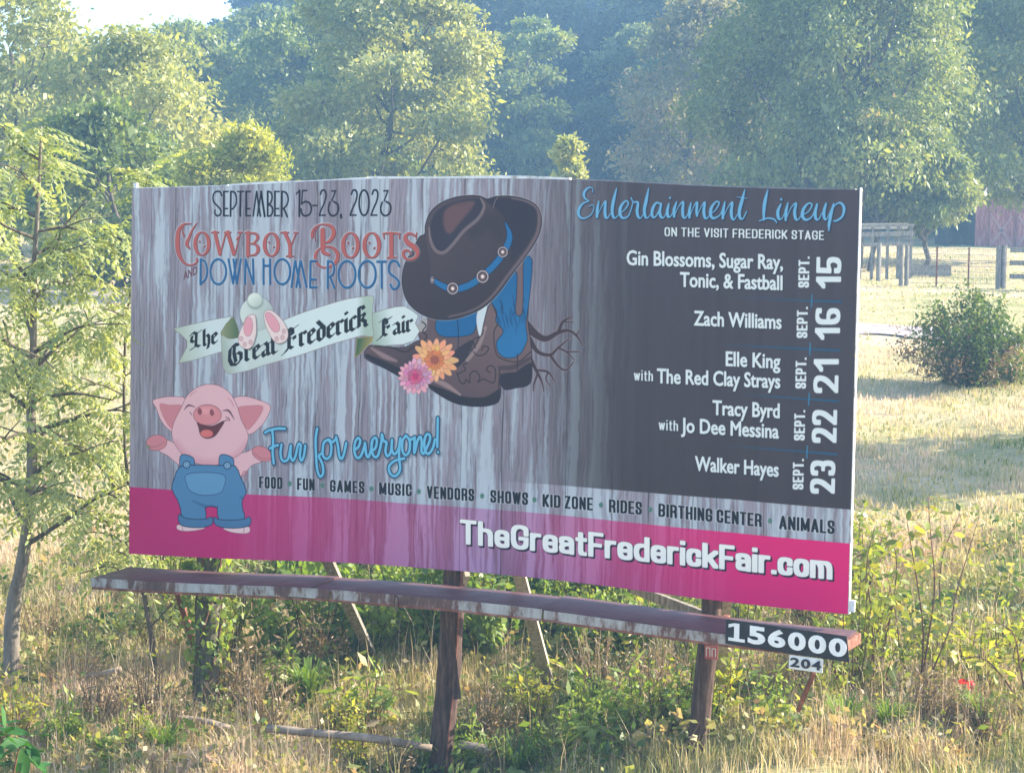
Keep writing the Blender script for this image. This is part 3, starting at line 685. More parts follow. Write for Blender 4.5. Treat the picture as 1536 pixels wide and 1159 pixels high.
def draw_lettering():
    A = lambda p: zz(p, 250, 275, 7.68); B = lambda p: zz(p, 440, 275, 6.82)
    o3 = lambda pts, r: [(x, y, r) for x, y in pts]
    # thin tall capitals: date
    L = []
    def a(pts, r=7): L.append(A(o3(pts, r)))
    def b(pts, r=6.5): L.append(B(o3(pts, r)))
    a([(670, 140), (650, 98), (600, 98), (572, 140), (577, 210), (620, 260), (660, 310), (650, 358), (615, 372), (590, 340), (594, 310)])
    for x in (695, 950, 1280):
        a([(x, 95), (x - 1, 370)], 9); a([(x, 95), (x + 50, 95)], 5.5); a([(x, 290), (x + 42, 290)], 5.5); a([(x, 371), (x + 50, 371)], 5.5)
    a([(775, 95), (770, 375)], 9); a([(775, 93), (820, 108), (838, 170), (833, 240), (800, 288), (782, 293)])
    a([(852, 95), (922, 95)], 5.5); a([(886, 95), (882, 372)], 9)
    a([(1070, 95), (1030, 375)], 7); a([(1070, 95), (1112, 375)], 8); a([(1122, 95), (1080, 372)], 7); a([(1122, 95), (1162, 378)], 10)
    a([(1197, 95), (1195, 372)], 9); a([(1195, 92), (1235, 108), (1247, 170), (1228, 225), (1203, 240)]); a([(1203, 243), (1245, 270), (1254, 325), (1230, 370), (1195, 376)])
    a([(1360, 95), (1358, 378)], 9); a([(1360, 93), (1410, 112), (1432, 180), (1415, 250), (1375, 292)]); a([(1383, 290), (1422, 382)], 8)
    b([(58, 108), (90, 75)], 5); b([(92, 75), (88, 335)], 8); b([(122, 76), (165, 74)], 5); b([(121, 76), (112, 205)], 5)
    b([(113, 210), (150, 187), (195, 205), (211, 258), (195, 312), (150, 332), (115, 308), (107, 262)]); b([(225, 226), (270, 226)], 5)
    for d in (0, 315, 527):
        b([(305 + d, 112), (318 + d, 76), (348 + d, 74), (362 + d, 118), (347 + d, 190), (312 + d, 270), (293 + d, 326)]); b([(293 + d, 326), (352 + d, 326)], 5)
    for d in (0, 533):
        b([(418 + d, 80), (458 + d, 78)], 5); b([(458 + d, 78), (420 + d, 180)], 5); b([(400 + d, 195), (385 + d, 255), (397 + d, 310), (432 + d, 332), (470 + d, 312), (488 + d, 262), (478 + d, 215), (440 + d, 188)])
    b([(513, 322), (515, 350)], 9)
    L.append(B([(748 + 50 * math.cos(t), 200 + 128 * math.sin(t), 7) for t in np.linspace(0, 6.2832, 25)]))
    paint(stroke(L, smooth=5), (30, 34, 52), grow=.9)
    # second line, blue
    L = []
    a([(425, 868), (420, 1152)], 10); a([(425, 868), (475, 900), (497, 1000), (480, 1090), (423, 1150)], 8)
    L.append(A([(625 + 90 * math.cos(t), 1010 + 143 * math.sin(t), 9) for t in np.linspace(0, 6.2832, 25)])); L.append(A([(1360 + 90 * math.cos(t), 1010 + 143 * math.sin(t), 9) for t in np.linspace(0, 6.2832, 25)]))
    for l in ([(742, 868), (795, 1142)], [(835, 868), (795, 1142)], [(800, 868), (836, 1142)], [(886, 868), (838, 1142)], [(940, 868), (932, 1148)], [(940, 868), (1026, 1148)], [(1025, 868), (1030, 1148)],
              [(1145, 868), (1145, 1150)], [(1221, 868), (1221, 1150)], [(1145, 942), (1221, 942)]): a(l, 9)
    for l in ([(42, 790), (5, 1052)], [(45, 790), (92, 1052)], [(96, 790), (55, 1052)], [(100, 790), (158, 1052)], [(200, 790), (195, 1055)], [(200, 790), (258, 790)], [(200, 976), (252, 976)], [(195, 1056), (262, 1056)],
              [(378, 790), (375, 1062)], [(400, 950), (442, 1062)], [(880, 796), (967, 796)], [(925, 796), (925, 1062)]): b(l, 8)
    b([(378, 790), (420, 800), (441, 860), (430, 920), (393, 950)], 7)
    for cx in (572, 778): L.append(B([(cx + 86 * math.cos(t), 925 + 135 * math.sin(t), 8) for t in np.linspace(0, 6.2832, 25)]))
    b([(1106, 842), (1080, 797), (1030, 790), (1000, 840), (1006, 910), (1070, 962), (1102, 1010), (1082, 1064), (1040, 1072), (1014, 1030)], 8)
    down = stroke(L, smooth=5)
    # red western capitals
    R = [A([(315, 462, 5), (235, 468, 12), (175, 530, 24), (158, 650, 30), (168, 780, 28), (212, 880, 17), (280, 934, 10), (350, 925, 11), (385, 888, 12), (378, 862, 12)]),
         A([(225, 485, 6), (215, 545, 8), (232, 600, 12)]), A([(384, 452, 5), (330, 530, 12), (292, 620, 18), (265, 690, 22), (300, 748, 6)])]
    for f, cx, cy in ((A, 440, 690), (A, 1237, 700)): R.append(f(ring(cx, cy, 92, 130, 24, 8))); R.append(f([(cx - 30, cy - 30, 9), (cx - 25, cy - 20, 9)])); R.append(f([(cx + 30, cy + 25, 9), (cx + 24, cy + 30, 9)]))
    for p in ([(590, 562, 22), (645, 805, 22)], [(650, 805, 10), (712, 570, 10)], [(735, 562, 24), (805, 805, 22)], [(820, 805, 9), (880, 562, 9)], [(552, 560, 8), (630, 560, 8)], [(700, 560, 8), (768, 560, 8)], [(852, 560, 8), (905, 560, 8)],
              [(850, 620, 10), (840, 640, 8)], [(968, 567, 24), (968, 822, 24)], [(935, 565, 8), (1000, 565, 8)], [(960, 570, 8), (1050, 574, 12), (1080, 622, 20), (1040, 678, 10), (990, 690, 6)],
              [(1000, 690, 6), (1060, 700, 12), (1086, 757, 22), (1050, 815, 12), (960, 825, 8)], [(1392, 566, 20), (1448, 700, 22), (1450, 832, 22)], [(1522, 566, 9), (1470, 700, 9)], [(1345, 563, 8), (1432, 563, 8)],
              [(1498, 563, 8), (1540, 563, 8)], [(1410, 832, 8), (1490, 832, 8)]): R.append(A(p))
    for p in ([(325, 475, 26), (326, 640, 26), (335, 700, 20), (388, 725, 14)], [(250, 590, 4), (246, 500, 6), (280, 440, 7)], [(218, 545, 15), (220, 495, 15), (255, 442, 9), (330, 416, 8), (415, 440, 17), (438, 510, 23), (400, 580, 17), (340, 610, 6)],
              [(330, 640, 8), (420, 652, 13), (475, 712, 21), (465, 790, 19), (400, 843, 12), (320, 853, 8), (262, 800, 15), (254, 720, 17), (290, 668, 8), (330, 650, 6)],
              [(1025, 515, 22), (1025, 752, 22)], [(940, 512, 8), (1025, 506, 10), (1112, 514, 8)], [(945, 515, 8), (952, 562, 6)], [(1107, 515, 8), (1108, 562, 6)], [(985, 755, 8), (1068, 755, 8)],
              [(1282, 505, 6), (1278, 565, 5)], [(1278, 540, 8), (1212, 510, 12), (1165, 545, 19), (1190, 602, 23), (1260, 652, 25), (1293, 705, 20), (1268, 760, 13), (1200, 778, 9), (1152, 742, 15), (1152, 692, 15), (1198, 684, 9), (1222, 718, 7)]):
        R.append(B(p))
    for cx in (608, 825): R.append(B(ring(cx, 630, 88, 125, 22, 7))); R.append(B([(cx - 28, 600, 8), (cx - 22, 610, 8)])); R.append(B([(cx + 28, 655, 8), (cx + 22, 660, 8)]))
    f = stroke(R, smooth=5)
    paint(f, (196, 200, 216), .55, grow=3, soft=1.5); paint(f, (84, 52, 70), grow=1.0, off=(1, 1)); paint(f, (176, 98, 96), grow=-.3)
    paint(down, (178, 200, 222), .5, grow=2.6, soft=1.5); paint(down, (26, 56, 96), grow=1.1, off=(1, 1)); paint(down, (40, 104, 160), grow=.6)
    paint(text('AND', (280, 419), (300, 410), 12), (112, 72, 86), 1.0, grow=.7)
    # script
    S = lambda p: zz(p, 390, 610, 5.297)
    P = [[(60, 198), (85, 182), (150, 166), (216, 166)], [(116, 180), (122, 260), (118, 350), (126, 442)], [(98, 322), (140, 302), (160, 298)],
         [(188, 292), (180, 360), (190, 410), (214, 424), (243, 400), (262, 300), (260, 380), (278, 420), (300, 380), (322, 292), (342, 300), (334, 380), (346, 420), (366, 380), (378, 300)],
         [(472, 165), (460, 250), (464, 400), (474, 500), (495, 546), (518, 520), (514, 450), (486, 385), (510, 360)], [(560, 252), (524, 280), (516, 370), (542, 405), (576, 380), (584, 300), (562, 252), (592, 272), (618, 250)],
         [(622, 232), (636, 300), (648, 388), (668, 402), (688, 350), (702, 280)],
         [(775, 330), (800, 310), (814, 262), (796, 240), (772, 280), (768, 350), (788, 395), (818, 384), (846, 310), (852, 280), (862, 370), (880, 390), (900, 330), (910, 262)],
         [(905, 345), (935, 318), (946, 262), (930, 237), (906, 272), (908, 350), (928, 390), (956, 375), (980, 280), (986, 212), (998, 262), (1022, 275), (1014, 340), (1028, 384), (1056, 350), (1066, 255), (1064, 330), (1084, 368), (1116, 330), (1132, 242)],
         [(1132, 242), (1122, 380), (1130, 490), (1092, 542), (1050, 520), (1044, 462), (1090, 420), (1164, 402)], [(1176, 222), (1150, 262), (1150, 340), (1174, 376), (1204, 342), (1206, 262), (1178, 222), (1210, 252), (1240, 240)],
         [(1246, 235), (1243, 358), (1268, 262), (1292, 230), (1302, 280), (1300, 345), (1318, 362), (1350, 300), (1368, 250), (1362, 215), (1338, 215), (1322, 270), (1330, 345), (1358, 364), (1390, 320), (1408, 250)],
         [(1430, 82), (1425, 310)], [(1431, 352), (1432, 353)]]
    f = stroke([S(o3(p, 12)) for p in P])
    paint(f, (30, 40, 66), .45, grow=3, soft=7, off=(5, 6)); paint(f, (30, 66, 104), grow=2.9); paint(f, (112, 182, 222), grow=-.6)
    S = lambda p: zz(p, 860, 275, 6.982)
    P = [[(218, 100, 3), (216, 62, 3), (200, 50, 4), (160, 60, 8), (125, 110, 12), (135, 160, 8), (178, 190, 4)], [(178, 190, 4), (110, 220, 8), (70, 290, 13), (80, 350, 11), (130, 370, 6), (200, 330, 4), (230, 262, 3), (215, 230, 3), (180, 248, 2)],
         [(282, 190, 4), (266, 270, 13), (262, 355, 11)], [(262, 350, 3), (310, 250, 3), (352, 192, 7), (345, 270, 13), (350, 350, 13), (372, 366, 6), (402, 320, 3)],
         [(466, 60, 4), (436, 180, 14), (420, 280, 14), (430, 350, 12), (455, 366, 5), (500, 320, 3)],
         [(500, 320, 3), (560, 272, 4), (588, 215, 6), (562, 190, 6), (515, 240, 12), (500, 310, 14), (530, 366, 10), (592, 340, 5), (640, 200, 4)],
         [(618, 158, 5), (640, 200, 5), (688, 208, 10), (680, 290, 13), (690, 350, 12), (715, 370, 5), (742, 330, 3)], [(800, 60, 4), (776, 180, 14), (756, 280, 14), (765, 350, 12), (790, 366, 5), (820, 330, 3)],
         [(924, 222, 8), (880, 210, 8), (842, 270, 13), (836, 340, 12), (865, 360, 6), (910, 290, 5), (932, 220, 5)], [(932, 220, 8), (916, 300, 13), (930, 355, 12), (960, 360, 4), (990, 300, 3)],
         [(1012, 220, 6), (996, 290, 13), (1002, 350, 12), (1030, 350, 4), (1062, 290, 3)], [(1022, 160, 9), (1024, 158, 9)], [(1092, 200, 5), (1066, 280, 13), (1066, 352, 11)],
         [(1066, 350, 3), (1112, 250, 3), (1160, 200, 8), (1155, 280, 13), (1160, 350, 12), (1186, 365, 5), (1222, 300, 3)], [(1242, 210, 5), (1226, 290, 12), (1226, 362, 10)], [(1226, 360, 3), (1270, 250, 3), (1306, 205, 8), (1300, 290, 12), (1306, 345, 9)],
         [(1306, 340, 3), (1350, 250, 3), (1386, 205, 8), (1376, 290, 13), (1386, 360, 12), (1410, 370, 5), (1442, 330, 3)], [(1442, 330, 3), (1500, 282, 4), (1536, 212, 6), (1502, 200, 6), (1456, 260, 12), (1446, 330, 14), (1476, 370, 10), (1540, 340, 4), (1570, 280, 3)]]
    Q = [[(60, 200, 5), (42, 290, 13), (38, 372, 10)], [(38, 370, 3), (90, 260, 3), (136, 205, 8), (126, 290, 13), (132, 362, 12), (156, 385, 5), (190, 330, 3)], [(266, 75, 4), (236, 190, 14), (211, 290, 14), (216, 360, 12), (246, 376, 5), (286, 300, 4)],
         [(185, 150, 2), (290, 165, 2)], [(506, 75, 4), (480, 180, 14), (466, 280, 14), (465, 385, 8)], [(420, 398, 4), (500, 370, 6), (570, 380, 6), (600, 416, 4)], [(642, 225, 6), (611, 300, 13), (620, 370, 12), (650, 376, 4), (682, 320, 3)],
         [(645, 175, 10), (646, 174, 10)], [(716, 210, 5), (696, 300, 13), (693, 390, 9)], [(693, 385, 3), (750, 260, 3), (800, 215, 8), (786, 300, 13), (795, 370, 12), (820, 386, 5), (862, 330, 3)],
         [(868, 335, 4), (930, 300, 4), (966, 232, 6), (930, 215, 6), (881, 270, 12), (866, 340, 14), (900, 386, 10), (960, 360, 5), (1000, 280, 3)], [(1020, 225, 8), (1001, 300, 13), (1006, 370, 12), (1036, 380, 5), (1086, 290, 3), (1112, 220, 6)],
         [(1112, 220, 8), (1091, 300, 13), (1096, 370, 11), (1120, 376, 4), (1170, 270, 3)], [(1192, 220, 6), (1166, 320, 13), (1146, 430, 12), (1144, 502, 3)], [(1160, 330, 3), (1202, 240, 4), (1260, 210, 8), (1300, 262, 12), (1282, 350, 9), (1222, 396, 7), (1190, 396, 4)]]
    f = stroke([S(p) for p in P] + [S([(x + 1536, y, r) for x, y, r in q]) for q in Q])
    paint(f, (30, 44, 76), .8, grow=2.2, soft=2.5, off=(2, 2)); paint(f, (112, 172, 218), grow=.4)
    W = (206, 220, 236)
    def line(s, p0, p1, cap, g, c=W, sh=None, vertical=False, roman=False):
        f = text(s, p0, p1, cap) if roman else block(s, p0, p1, cap, g, vertical)
        g = 1.35 if roman else 0.0
        if sh: paint(f, sh[0], sh[1], grow=g + 1.2, soft=sh[3], off=sh[2])
        paint(f, c, grow=g)
    ds = ((32, 32, 48), .6, (2, 2), 3)
    line('ON THE VISIT FREDERICK STAGE', (998.5, 355), (1236.5, 360.5), 14, 1.05, sh=ds)
    for s, p0, p1 in (('Gin Blossoms, Sugar Ray,', (942.5, 397), (1175, 403.7)), ('Tonic, & Fastball', (1022.5, 429.5), (1174.5, 434.6)), ('Zach Williams', (1043.5, 487), (1173.5, 492.5)), ('Elle King', (1091.5, 547.5), (1172, 551.5)),
                      ('The Red Clay Strays', (988.5, 573), (1172, 581)), ('Tracy Byrd', (1072, 620.5), (1171.5, 625.5)), ('Jo Dee Messina', (1025, 646.5), (1170.5, 656)), ('Walker Hayes', (1046, 704), (1170.5, 713.3))):
        line(s, p0, p1, 21, 1.0, sh=ds, roman=True)
    line('with', (953.5, 569.5), (982, 571), 16, 1.1, sh=ds); line('with', (991, 643.5), (1020, 645.5), 16, 1.1, sh=ds)
    for s, xa, ya, yb, x2, y2, y3 in (('15', 1215, 431, 385, 1263, 432, 386), ('16', 1213, 506, 460, 1262, 508.5, 462), ('21', 1211.5, 581.5, 535.5, 1260, 588, 538), ('22', 1210, 659, 614, 1258, 662.5, 614), ('23', 1208.5, 732.5, 687, 1256, 738.5, 689.5)):
        line('SEPT.', (xa, ya), (xa + .6, yb), 17, 1.6, vertical=True); line(s, (x2, y2), (x2 + .8, y3), 39, 3.6, vertical=True)
    for p in ([(1082, 443), (1205, 450.5), (1263, 452)], [(1066, 515), (1150, 519.5), (1261, 525)], [(1098, 589), (1180, 595), (1260, 600.8)], [(1079, 665.5), (1170, 673), (1257.6, 680)]):
        p = np.array(p)
        for k in range(24):
            t0, t1 = k / 24, (k + 1) / 24
            q = [[np.interp(t, [0, .6, 1], p[:, 0]), np.interp(t, [0, .6, 1], p[:, 1])] for t in (t0, t1)]
            paint(stroke([q], 1.5, smooth=0), (38, 92, 132), .9 * t1 ** 1.3, grow=-.2, soft=2)
        x = p[2][0] - 44.5; y = np.interp(x, p[:, 0], p[:, 1])
        paint(stroke([[(x + .6, y - 9), (x - .2, y + 9)]], .9, smooth=0), (58, 128, 170), .9)
    K = (30, 33, 46)
    for s, x0, y0, x1, y1 in (('FOOD', 391.6, 731, 426.8, 732.5), ('FUN', 448.6, 733.6, 475.3, 735), ('GAMES', 498, 736.5, 550, 738.9), ('MUSIC', 571.7, 740.5, 621, 743.3), ('VENDORS', 643.4, 746, 714.4, 750.6), ('SHOWS', 738.7, 752.4, 795.3, 756.3),
                              ('KID ZONE', 817, 758.8, 892.7, 764.4), ('RIDES', 916.6, 767, 966, 770.8), ('BIRTHING CENTER', 991, 773.3, 1145.8, 789.2), ('ANIMALS', 1172.3, 792.2, 1255, 800)):
        cap = 18 + 2.5 * (x0 - 391) / 800
        f = block(s, (x0, y0), (x1, y1), cap + .6, 1.75); paint(f, (205, 215, 228), .35, grow=2.5, soft=2, off=(-2, 0)); paint(f, K)
    for x, y in ((437.4, 724), (486.6, 726.4), (560.4, 731.7), (631.4, 735.6), (726.4, 742.2), (804.8, 747.9), (904.8, 755.7), (978.9, 762.7), (1158.6, 779.7)):
        paint(area([ell(x, y, 3.2, 4)]), (88, 128, 124), soft=1.5)
    f = block('TheGreatFrederickFair.com', (693, 815), (1252, 869), 39, 3.85, gap=.05)
    for d in range(1, 6): paint(f, (52, 38, 62), grow=.6, off=(d, d))
    paint(f, (58, 44, 66), grow=1.3); paint(f, (226, 232, 241), grow=.3)
    for y0, y1 in ((0, 0),): pass

def make_print():
    draw_wood(); draw_banner_and_all()
    return ART

def draw_banner_and_all():
    draw_lettering_early = None
    draw_hat_boots(); draw_banner(); draw_pig(); draw_lettering()
# ------------------------------------------------------------------ the ground
def ground_mat():
    m, nt, out = new_mat('dry meadow ground'); b = nt.nodes.new('ShaderNodeBsdfPrincipled'); nt.links.new(b.outputs[0], out.inputs[0])
    v = coord(nt, 'Object')
    big = noise(nt, .11, 3, .55, v); mid = noise(nt, .9, 5, .65, v); fine = noise(nt, 9, 6, .75, v)
    f = math_(nt, 'ADD', math_(nt, 'MULTIPLY', big, .55), math_(nt, 'ADD', math_(nt, 'MULTIPLY', mid, .3), math_(nt, 'MULTIPLY', fine, .25)))
    c = ramp(nt, [(.36, (.16, .19, .06)), (.45, (.30, .30, .12)), (.54, (.46, .40, .22)), (.64, (.58, .47, .32)), (.76, (.50, .38, .27))], f)
    nt.links.new(c, b.inputs['Base Color']); b.inputs['Roughness'].default_value = .95; b.inputs['Specular IOR Level'].default_value = .1
    bp = nt.nodes.new('ShaderNodeBump'); bp.inputs['Strength'].default_value = .8; bp.inputs['Distance'].default_value = .08
    nt.links.new(noise(nt, 14, 6, .8, v), bp.inputs['Height']); nt.links.new(bp.outputs[0], b.inputs['Normal'])
    return m
def build_ground():
    ys = np.concatenate([np.arange(-30, 12, 2.0), np.arange(12, 40, .5), np.arange(40, 90, 1.5), np.arange(90, 300, 5), np.linspace(300, 470, 12)])
    ts = np.concatenate([-np.geomspace(3, 1.1, 8), np.linspace(-1, 1, 61), np.geomspace(1.1, 3, 8)])
    V = []
    for y in ys:
        w = max(12.0, .36 * abs(y)); x = ts * w
        V.append(np.stack([x, np.full_like(x, y), ground(x, np.full_like(x, y))], 1))
    V = np.vstack(V); n = len(ts); k = len(ys)
    i, j = np.meshgrid(np.arange(k - 1), np.arange(n - 1), indexing='ij'); a = (i * n + j).ravel()
    F = np.stack([a, a + 1, a + n + 1, a + n], 1)
    o = add('ground', mesh_from('ground', V, F, [ground_mat()], smooth_shade=True)); tag(o, kind='structure')
build_ground()
def build_path(name, pts, w):
    pts = cr(np.array(pts, float), 8); d = np.gradient(pts, axis=0); nrm = np.stack([-d[:, 1], d[:, 0]], 1) / np.hypot(d[:, 0], d[:, 1])[:, None]
    rng = np.random.default_rng(5); V = []
    for p, q, k in zip(pts, nrm, range(len(pts))):
        for s_ in np.linspace(-1, 1, 7):
            e = w / 2 * (1 + .15 * math.sin(k * 1.3) * abs(s_) + .1 * rng.normal() * abs(s_)); c = p + q * s_ * e
            V.append((c[0], c[1], ground(c[0], c[1]) + .022))
    n = 7; F = np.array([(i * n + j, i * n + j + 1, (i + 1) * n + j + 1, (i + 1) * n + j) for i in range(len(pts) - 1) for j in range(n - 1)])
    o = add(name, mesh_from(name, np.array(V), F, [surf('pale gravel', [(.3, (.24, .20, .19)), (.5, (.34, .29, .28)), (.7, (.42, .37, .35))], 3, 6, .95, bump=.5)])); tag(o, kind='structure')
build_path('path', [(-30, 60), (-14, 57), (-2, 55), (6, 51.5), (9.5, 49.5), (13, 47), (19, 42), (30, 36)], 2.3)
# ------------------------------------------------------------------ billboard
TH_, BW, BH = 0.4116, 7.32, 3.6252
BC = np.array([-0.4180, 19.3953, 3.8434]); BT = 0.0035
BA = np.array([math.cos(TH_), -math.sin(TH_), 0.0])                        # along the board, to the right
BU = np.array([math.sin(TH_) * math.sin(BT), math.cos(TH_) * math.sin(BT), math.cos(BT)])
BN = np.cross(BU, BA); BN /= np.linalg.norm(BN)                            # into the board (away from the viewer)
if BN[1] < 0: BN = -BN
def bp(u, v, w=0.0):
    """u along (m from centre), v up, w behind the face"""
    return BC + BA * u + BU * v + BN * w
def sag(u):
    """the frame has dropped a little towards both ends"""
    x = project(bp(u, 0))[0, 0]
    return float(bow(x)) * (19.4 - u * math.sin(TH_)) / FPX
def bps(u, v, w=0.0):
    p = bp(u, v, w); p = p + np.array([0, 0, sag(u)]); return p
def onplane(px, py, w):
    """where the sight line meets the plane w behind the face"""
    d = ray(px, py); o = bp(0, 0, w); t = ((o - CAM) @ BN) / (d @ BN); return CAM + d * t

board = thing('billboard', 'wide fair billboard with hat, boots and pig on a weathered wooden frame above the grass', 'billboard', (BC[0], BC[1], 0))
OFF = np.array([BC[0], BC[1], 0.0])
def bb(mb, name, mat, parent=None, smooth_shade=False, **k):
    """build in world coordinates, parented to the billboard"""
    mb.V = [tuple(np.array(v) - OFF) for v in mb.V]
    return mb.build(name, mat, parent or board, smooth_shade, **k)

# printed face
def face_mat():
    A = make_print()
    A = (A ** 1.14) * np.array([1.20, 1.05, .87])
    A = np.clip(A, 0, .9)
    s_ = np.where(A < .0031308, A * 12.92, 1.055 * np.power(np.maximum(A, 1e-6), 1 / 2.4) - .055)
    im = bpy.data.images.new('printed face', TW, TH); o = np.ones((TH, TW, 4), np.float32); o[..., :3] = s_[::-1]
    im.pixels.foreach_set(o.ravel()); im.update(); im.pack()
    m, nt, out = new_mat('printed vinyl'); b = nt.nodes.new('ShaderNodeBsdfPrincipled'); nt.links.new(b.outputs[0], out.inputs[0])
    t = nt.nodes.new('ShaderNodeTexImage'); t.image = im; t.extension = 'EXTEND'; t.interpolation = 'Cubic'
    nt.links.new(t.outputs[0], b.inputs['Base Color'])
    b.inputs['Roughness'].default_value = .5; b.inputs['Specular IOR Level'].default_value = .14
    bpn = nt.nodes.new('ShaderNodeBump'); bpn.inputs['Strength'].default_value = .35; bpn.inputs['Distance'].default_value = .03
    v = coord(nt, 'UV', (14, 5, 1)); nt.links.new(noise(nt, 1.0, 3, .5, v), bpn.inputs['Height']); nt.links.new(bpn.outputs[0], b.inputs['Normal'])
    return m
def build_face():
    us = np.linspace(-BW / 2, BW / 2, 61); vs = np.linspace(-BH / 2, BH / 2, 21); V = []; UV = []
    rng = np.random.default_rng(11); wr = rng.normal(0, 1, (21, 61))
    for j, v in enumerate(vs):
        for i, u in enumerate(us):
            edge = min(1, (1 - abs(u) / (BW / 2)) * 8) * min(1, (1 - abs(v) / (BH / 2)) * 6)
            V.append(bps(u, v, -.045 + .0012 * wr[j, i] * edge) - OFF); UV.append(((u + BW / 2) / BW, (v + BH / 2) / BH))
    n = 61; F = np.array([(j * n + i, j * n + i + 1, (j + 1) * n + i + 1, (j + 1) * n + i) for j in range(20) for i in range(60)])
    me = mesh_from('face', np.array(V), F, [face_mat()], smooth_shade=True); l = me.uv_layers.new(name='UV'); UV = np.array(UV, np.float32)
    l.data.foreach_set('uv', UV[F.ravel()].ravel()); add('printed_face', me, board)
build_face()
white = surf('chipped white trim', [(.3, (.30, .28, .27)), (.45, (.66, .66, .68)), (.8, (.78, .79, .82))], 8, 5, .6)
wood_dk = surf('creosoted pine post', [(.3, (.035, .022, .018)), (.5, (.085, .05, .04)), (.66, (.15, .095, .075)), (.8, (.21, .15, .12))], 5, 6, .85, (6, 6, .8), .7)
wood_gr = surf('silvered lumber', [(.3, (.12, .10, .085)), (.5, (.26, .225, .19)), (.7, (.42, .37, .32))], 6, 6, .85, (5, 5, 1), .6)
wood_pl = surf('pale weathered lumber', [(.3, (.30, .24, .19)), (.55, (.50, .42, .34)), (.75, (.62, .55, .46))], 6, 6, .85, (5, 5, 1), .6)
rust = surf('rusted steel', [(.3, (.10, .035, .025)), (.5, (.20, .075, .05)), (.7, (.33, .15, .11))], 9, 6, .75, bump=.4)
deckm = surf('maroon painted steel deck', [(.28, (.10, .045, .045)), (.52, (.125, .058, .06)), (.68, (.16, .085, .085)), (.76, (.30, .24, .24))], 5.5, 7, .5, (.6, 1, 1), .3)
def rail_mat():
    m, nt, out = new_mat('peeling white angle iron'); b = nt.nodes.new('ShaderNodeBsdfPrincipled'); nt.links.new(b.outputs[0], out.inputs[0])
    v = coord(nt, 'Object', (1, 1, .35)); n = noise(nt, 7, 7, .72, v); n2 = noise(nt, 1.1, 3, .5, v)
    f = math_(nt, 'ADD', math_(nt, 'MULTIPLY', n, .7), math_(nt, 'MULTIPLY', n2, .42))
    nt.links.new(ramp(nt, [(.40, (.04, .02, .018)), (.535, (.12, .055, .045)), (.565, (.23, .195, .18)), (.63, (.34, .325, .32)), (.80, (.43, .425, .43))], f), b.inputs['Base Color'])
    b.inputs['Roughness'].default_value = .6; return m
railm = rail_mat()
ply = surf('back of plywood panels', [(.3, (.15, .12, .09)), (.7, (.30, .25, .19))], 4, 5, .85)
# plywood behind the vinyl, one sheet beside the other
np_ = 6
for i in range(np_):
    u0 = -BW / 2 + .02 + i * (BW - .04) / np_; u1 = u0 + (BW - .04) / np_ - .012; m = MB(); V = []
    for u in np.linspace(u0, u1, 5):
        for v, w in ((-BH / 2 + .015, -.035), (BH / 2 - .015, -.035), (BH / 2 - .015, .0), (-BH / 2 + .015, .0)): V.append(bps(u, v, w))
    F = [(k * 4 + a, k * 4 + (a + 1) % 4, (k + 1) * 4 + (a + 1) % 4, (k + 1) * 4 + a) for k in range(4) for a in range(4)] + [(0, 3, 2, 1), (16, 17, 18, 19)]
    bb(m.addvf(V, F), 'backing_panel', ply)
# trim strips along the edges
def strip(u0, u1, v, h, w0, w1, name, mat, n=10, lift=None):
    m = MB(); V = []
    for k, u in enumerate(np.linspace(u0, u1, n)):
        l = 0 if lift is None else lift(u)
        for vv, w in ((v, w0), (v + h + l, w0), (v + h + l, w1), (v, w1)): V.append(bps(u, vv, w))
    F = [(k * 4 + a, k * 4 + (a + 1) % 4, (k + 1) * 4 + (a + 1) % 4, (k + 1) * 4 + a) for k in range(n - 1) for a in range(4)] + [(0, 3, 2, 1), tuple(4 * (n - 1) + a for a in range(4))]
    bb(m.addvf(V, F), name, mat)
strip(-2.55, -1.05, BH / 2, .016, -.04, .02, 'top_trim', white, lift=lambda u: .006 * math.sin(u * 5))
strip(-1.03, 1.0, BH / 2 + .002, .022, -.04, .02, 'top_trim', white, lift=lambda u: .006 * math.sin(u * 4))
strip(1.02, 3.62, BH / 2 + .001, .010, -.036, .02, 'top_trim', surf('dull trim', [(.3, (.16, .15, .16)), (.7, (.32, .32, .36))], 7))
strip(-3.62, -2.57, BH / 2 + .001, .008, -.036, .02, 'top_trim', white)
m = MB()
for v0, v1 in ((-BH / 2, .4), (.41, BH / 2 + .02)):
    m.box(bps(BW / 2 + .006, (v0 + v1) / 2, -.02), .009, .05, v1 - v0, [BA, BN, BU])
bb(m, 'side_trim', white)
bb(MB().box(bps(BW / 2 + .03, -BH / 2 + .07, -.02), .045, .03, .10, [BA, BN, BU]), 'corner_clip', white)
bb(MB().box(bps(-BW / 2 + .03, BH / 2 + .03, -.02), .04, .03, .05, [BA, BN, BU]), 'corner_clip', white)
# horizontal stringers behind the sheets
for v in (-1.45, -.5, .5, 1.45):
    m = MB()
    for k in range(8):
        a = -BW / 2 + .1 + k * (BW - .2) / 8; b_ = a + (BW - .2) / 8
        m.beam(bps(a, v, .06), bps(b_, v, .06), .09, .12)
    bb(m, 'stringer', wood_gr)
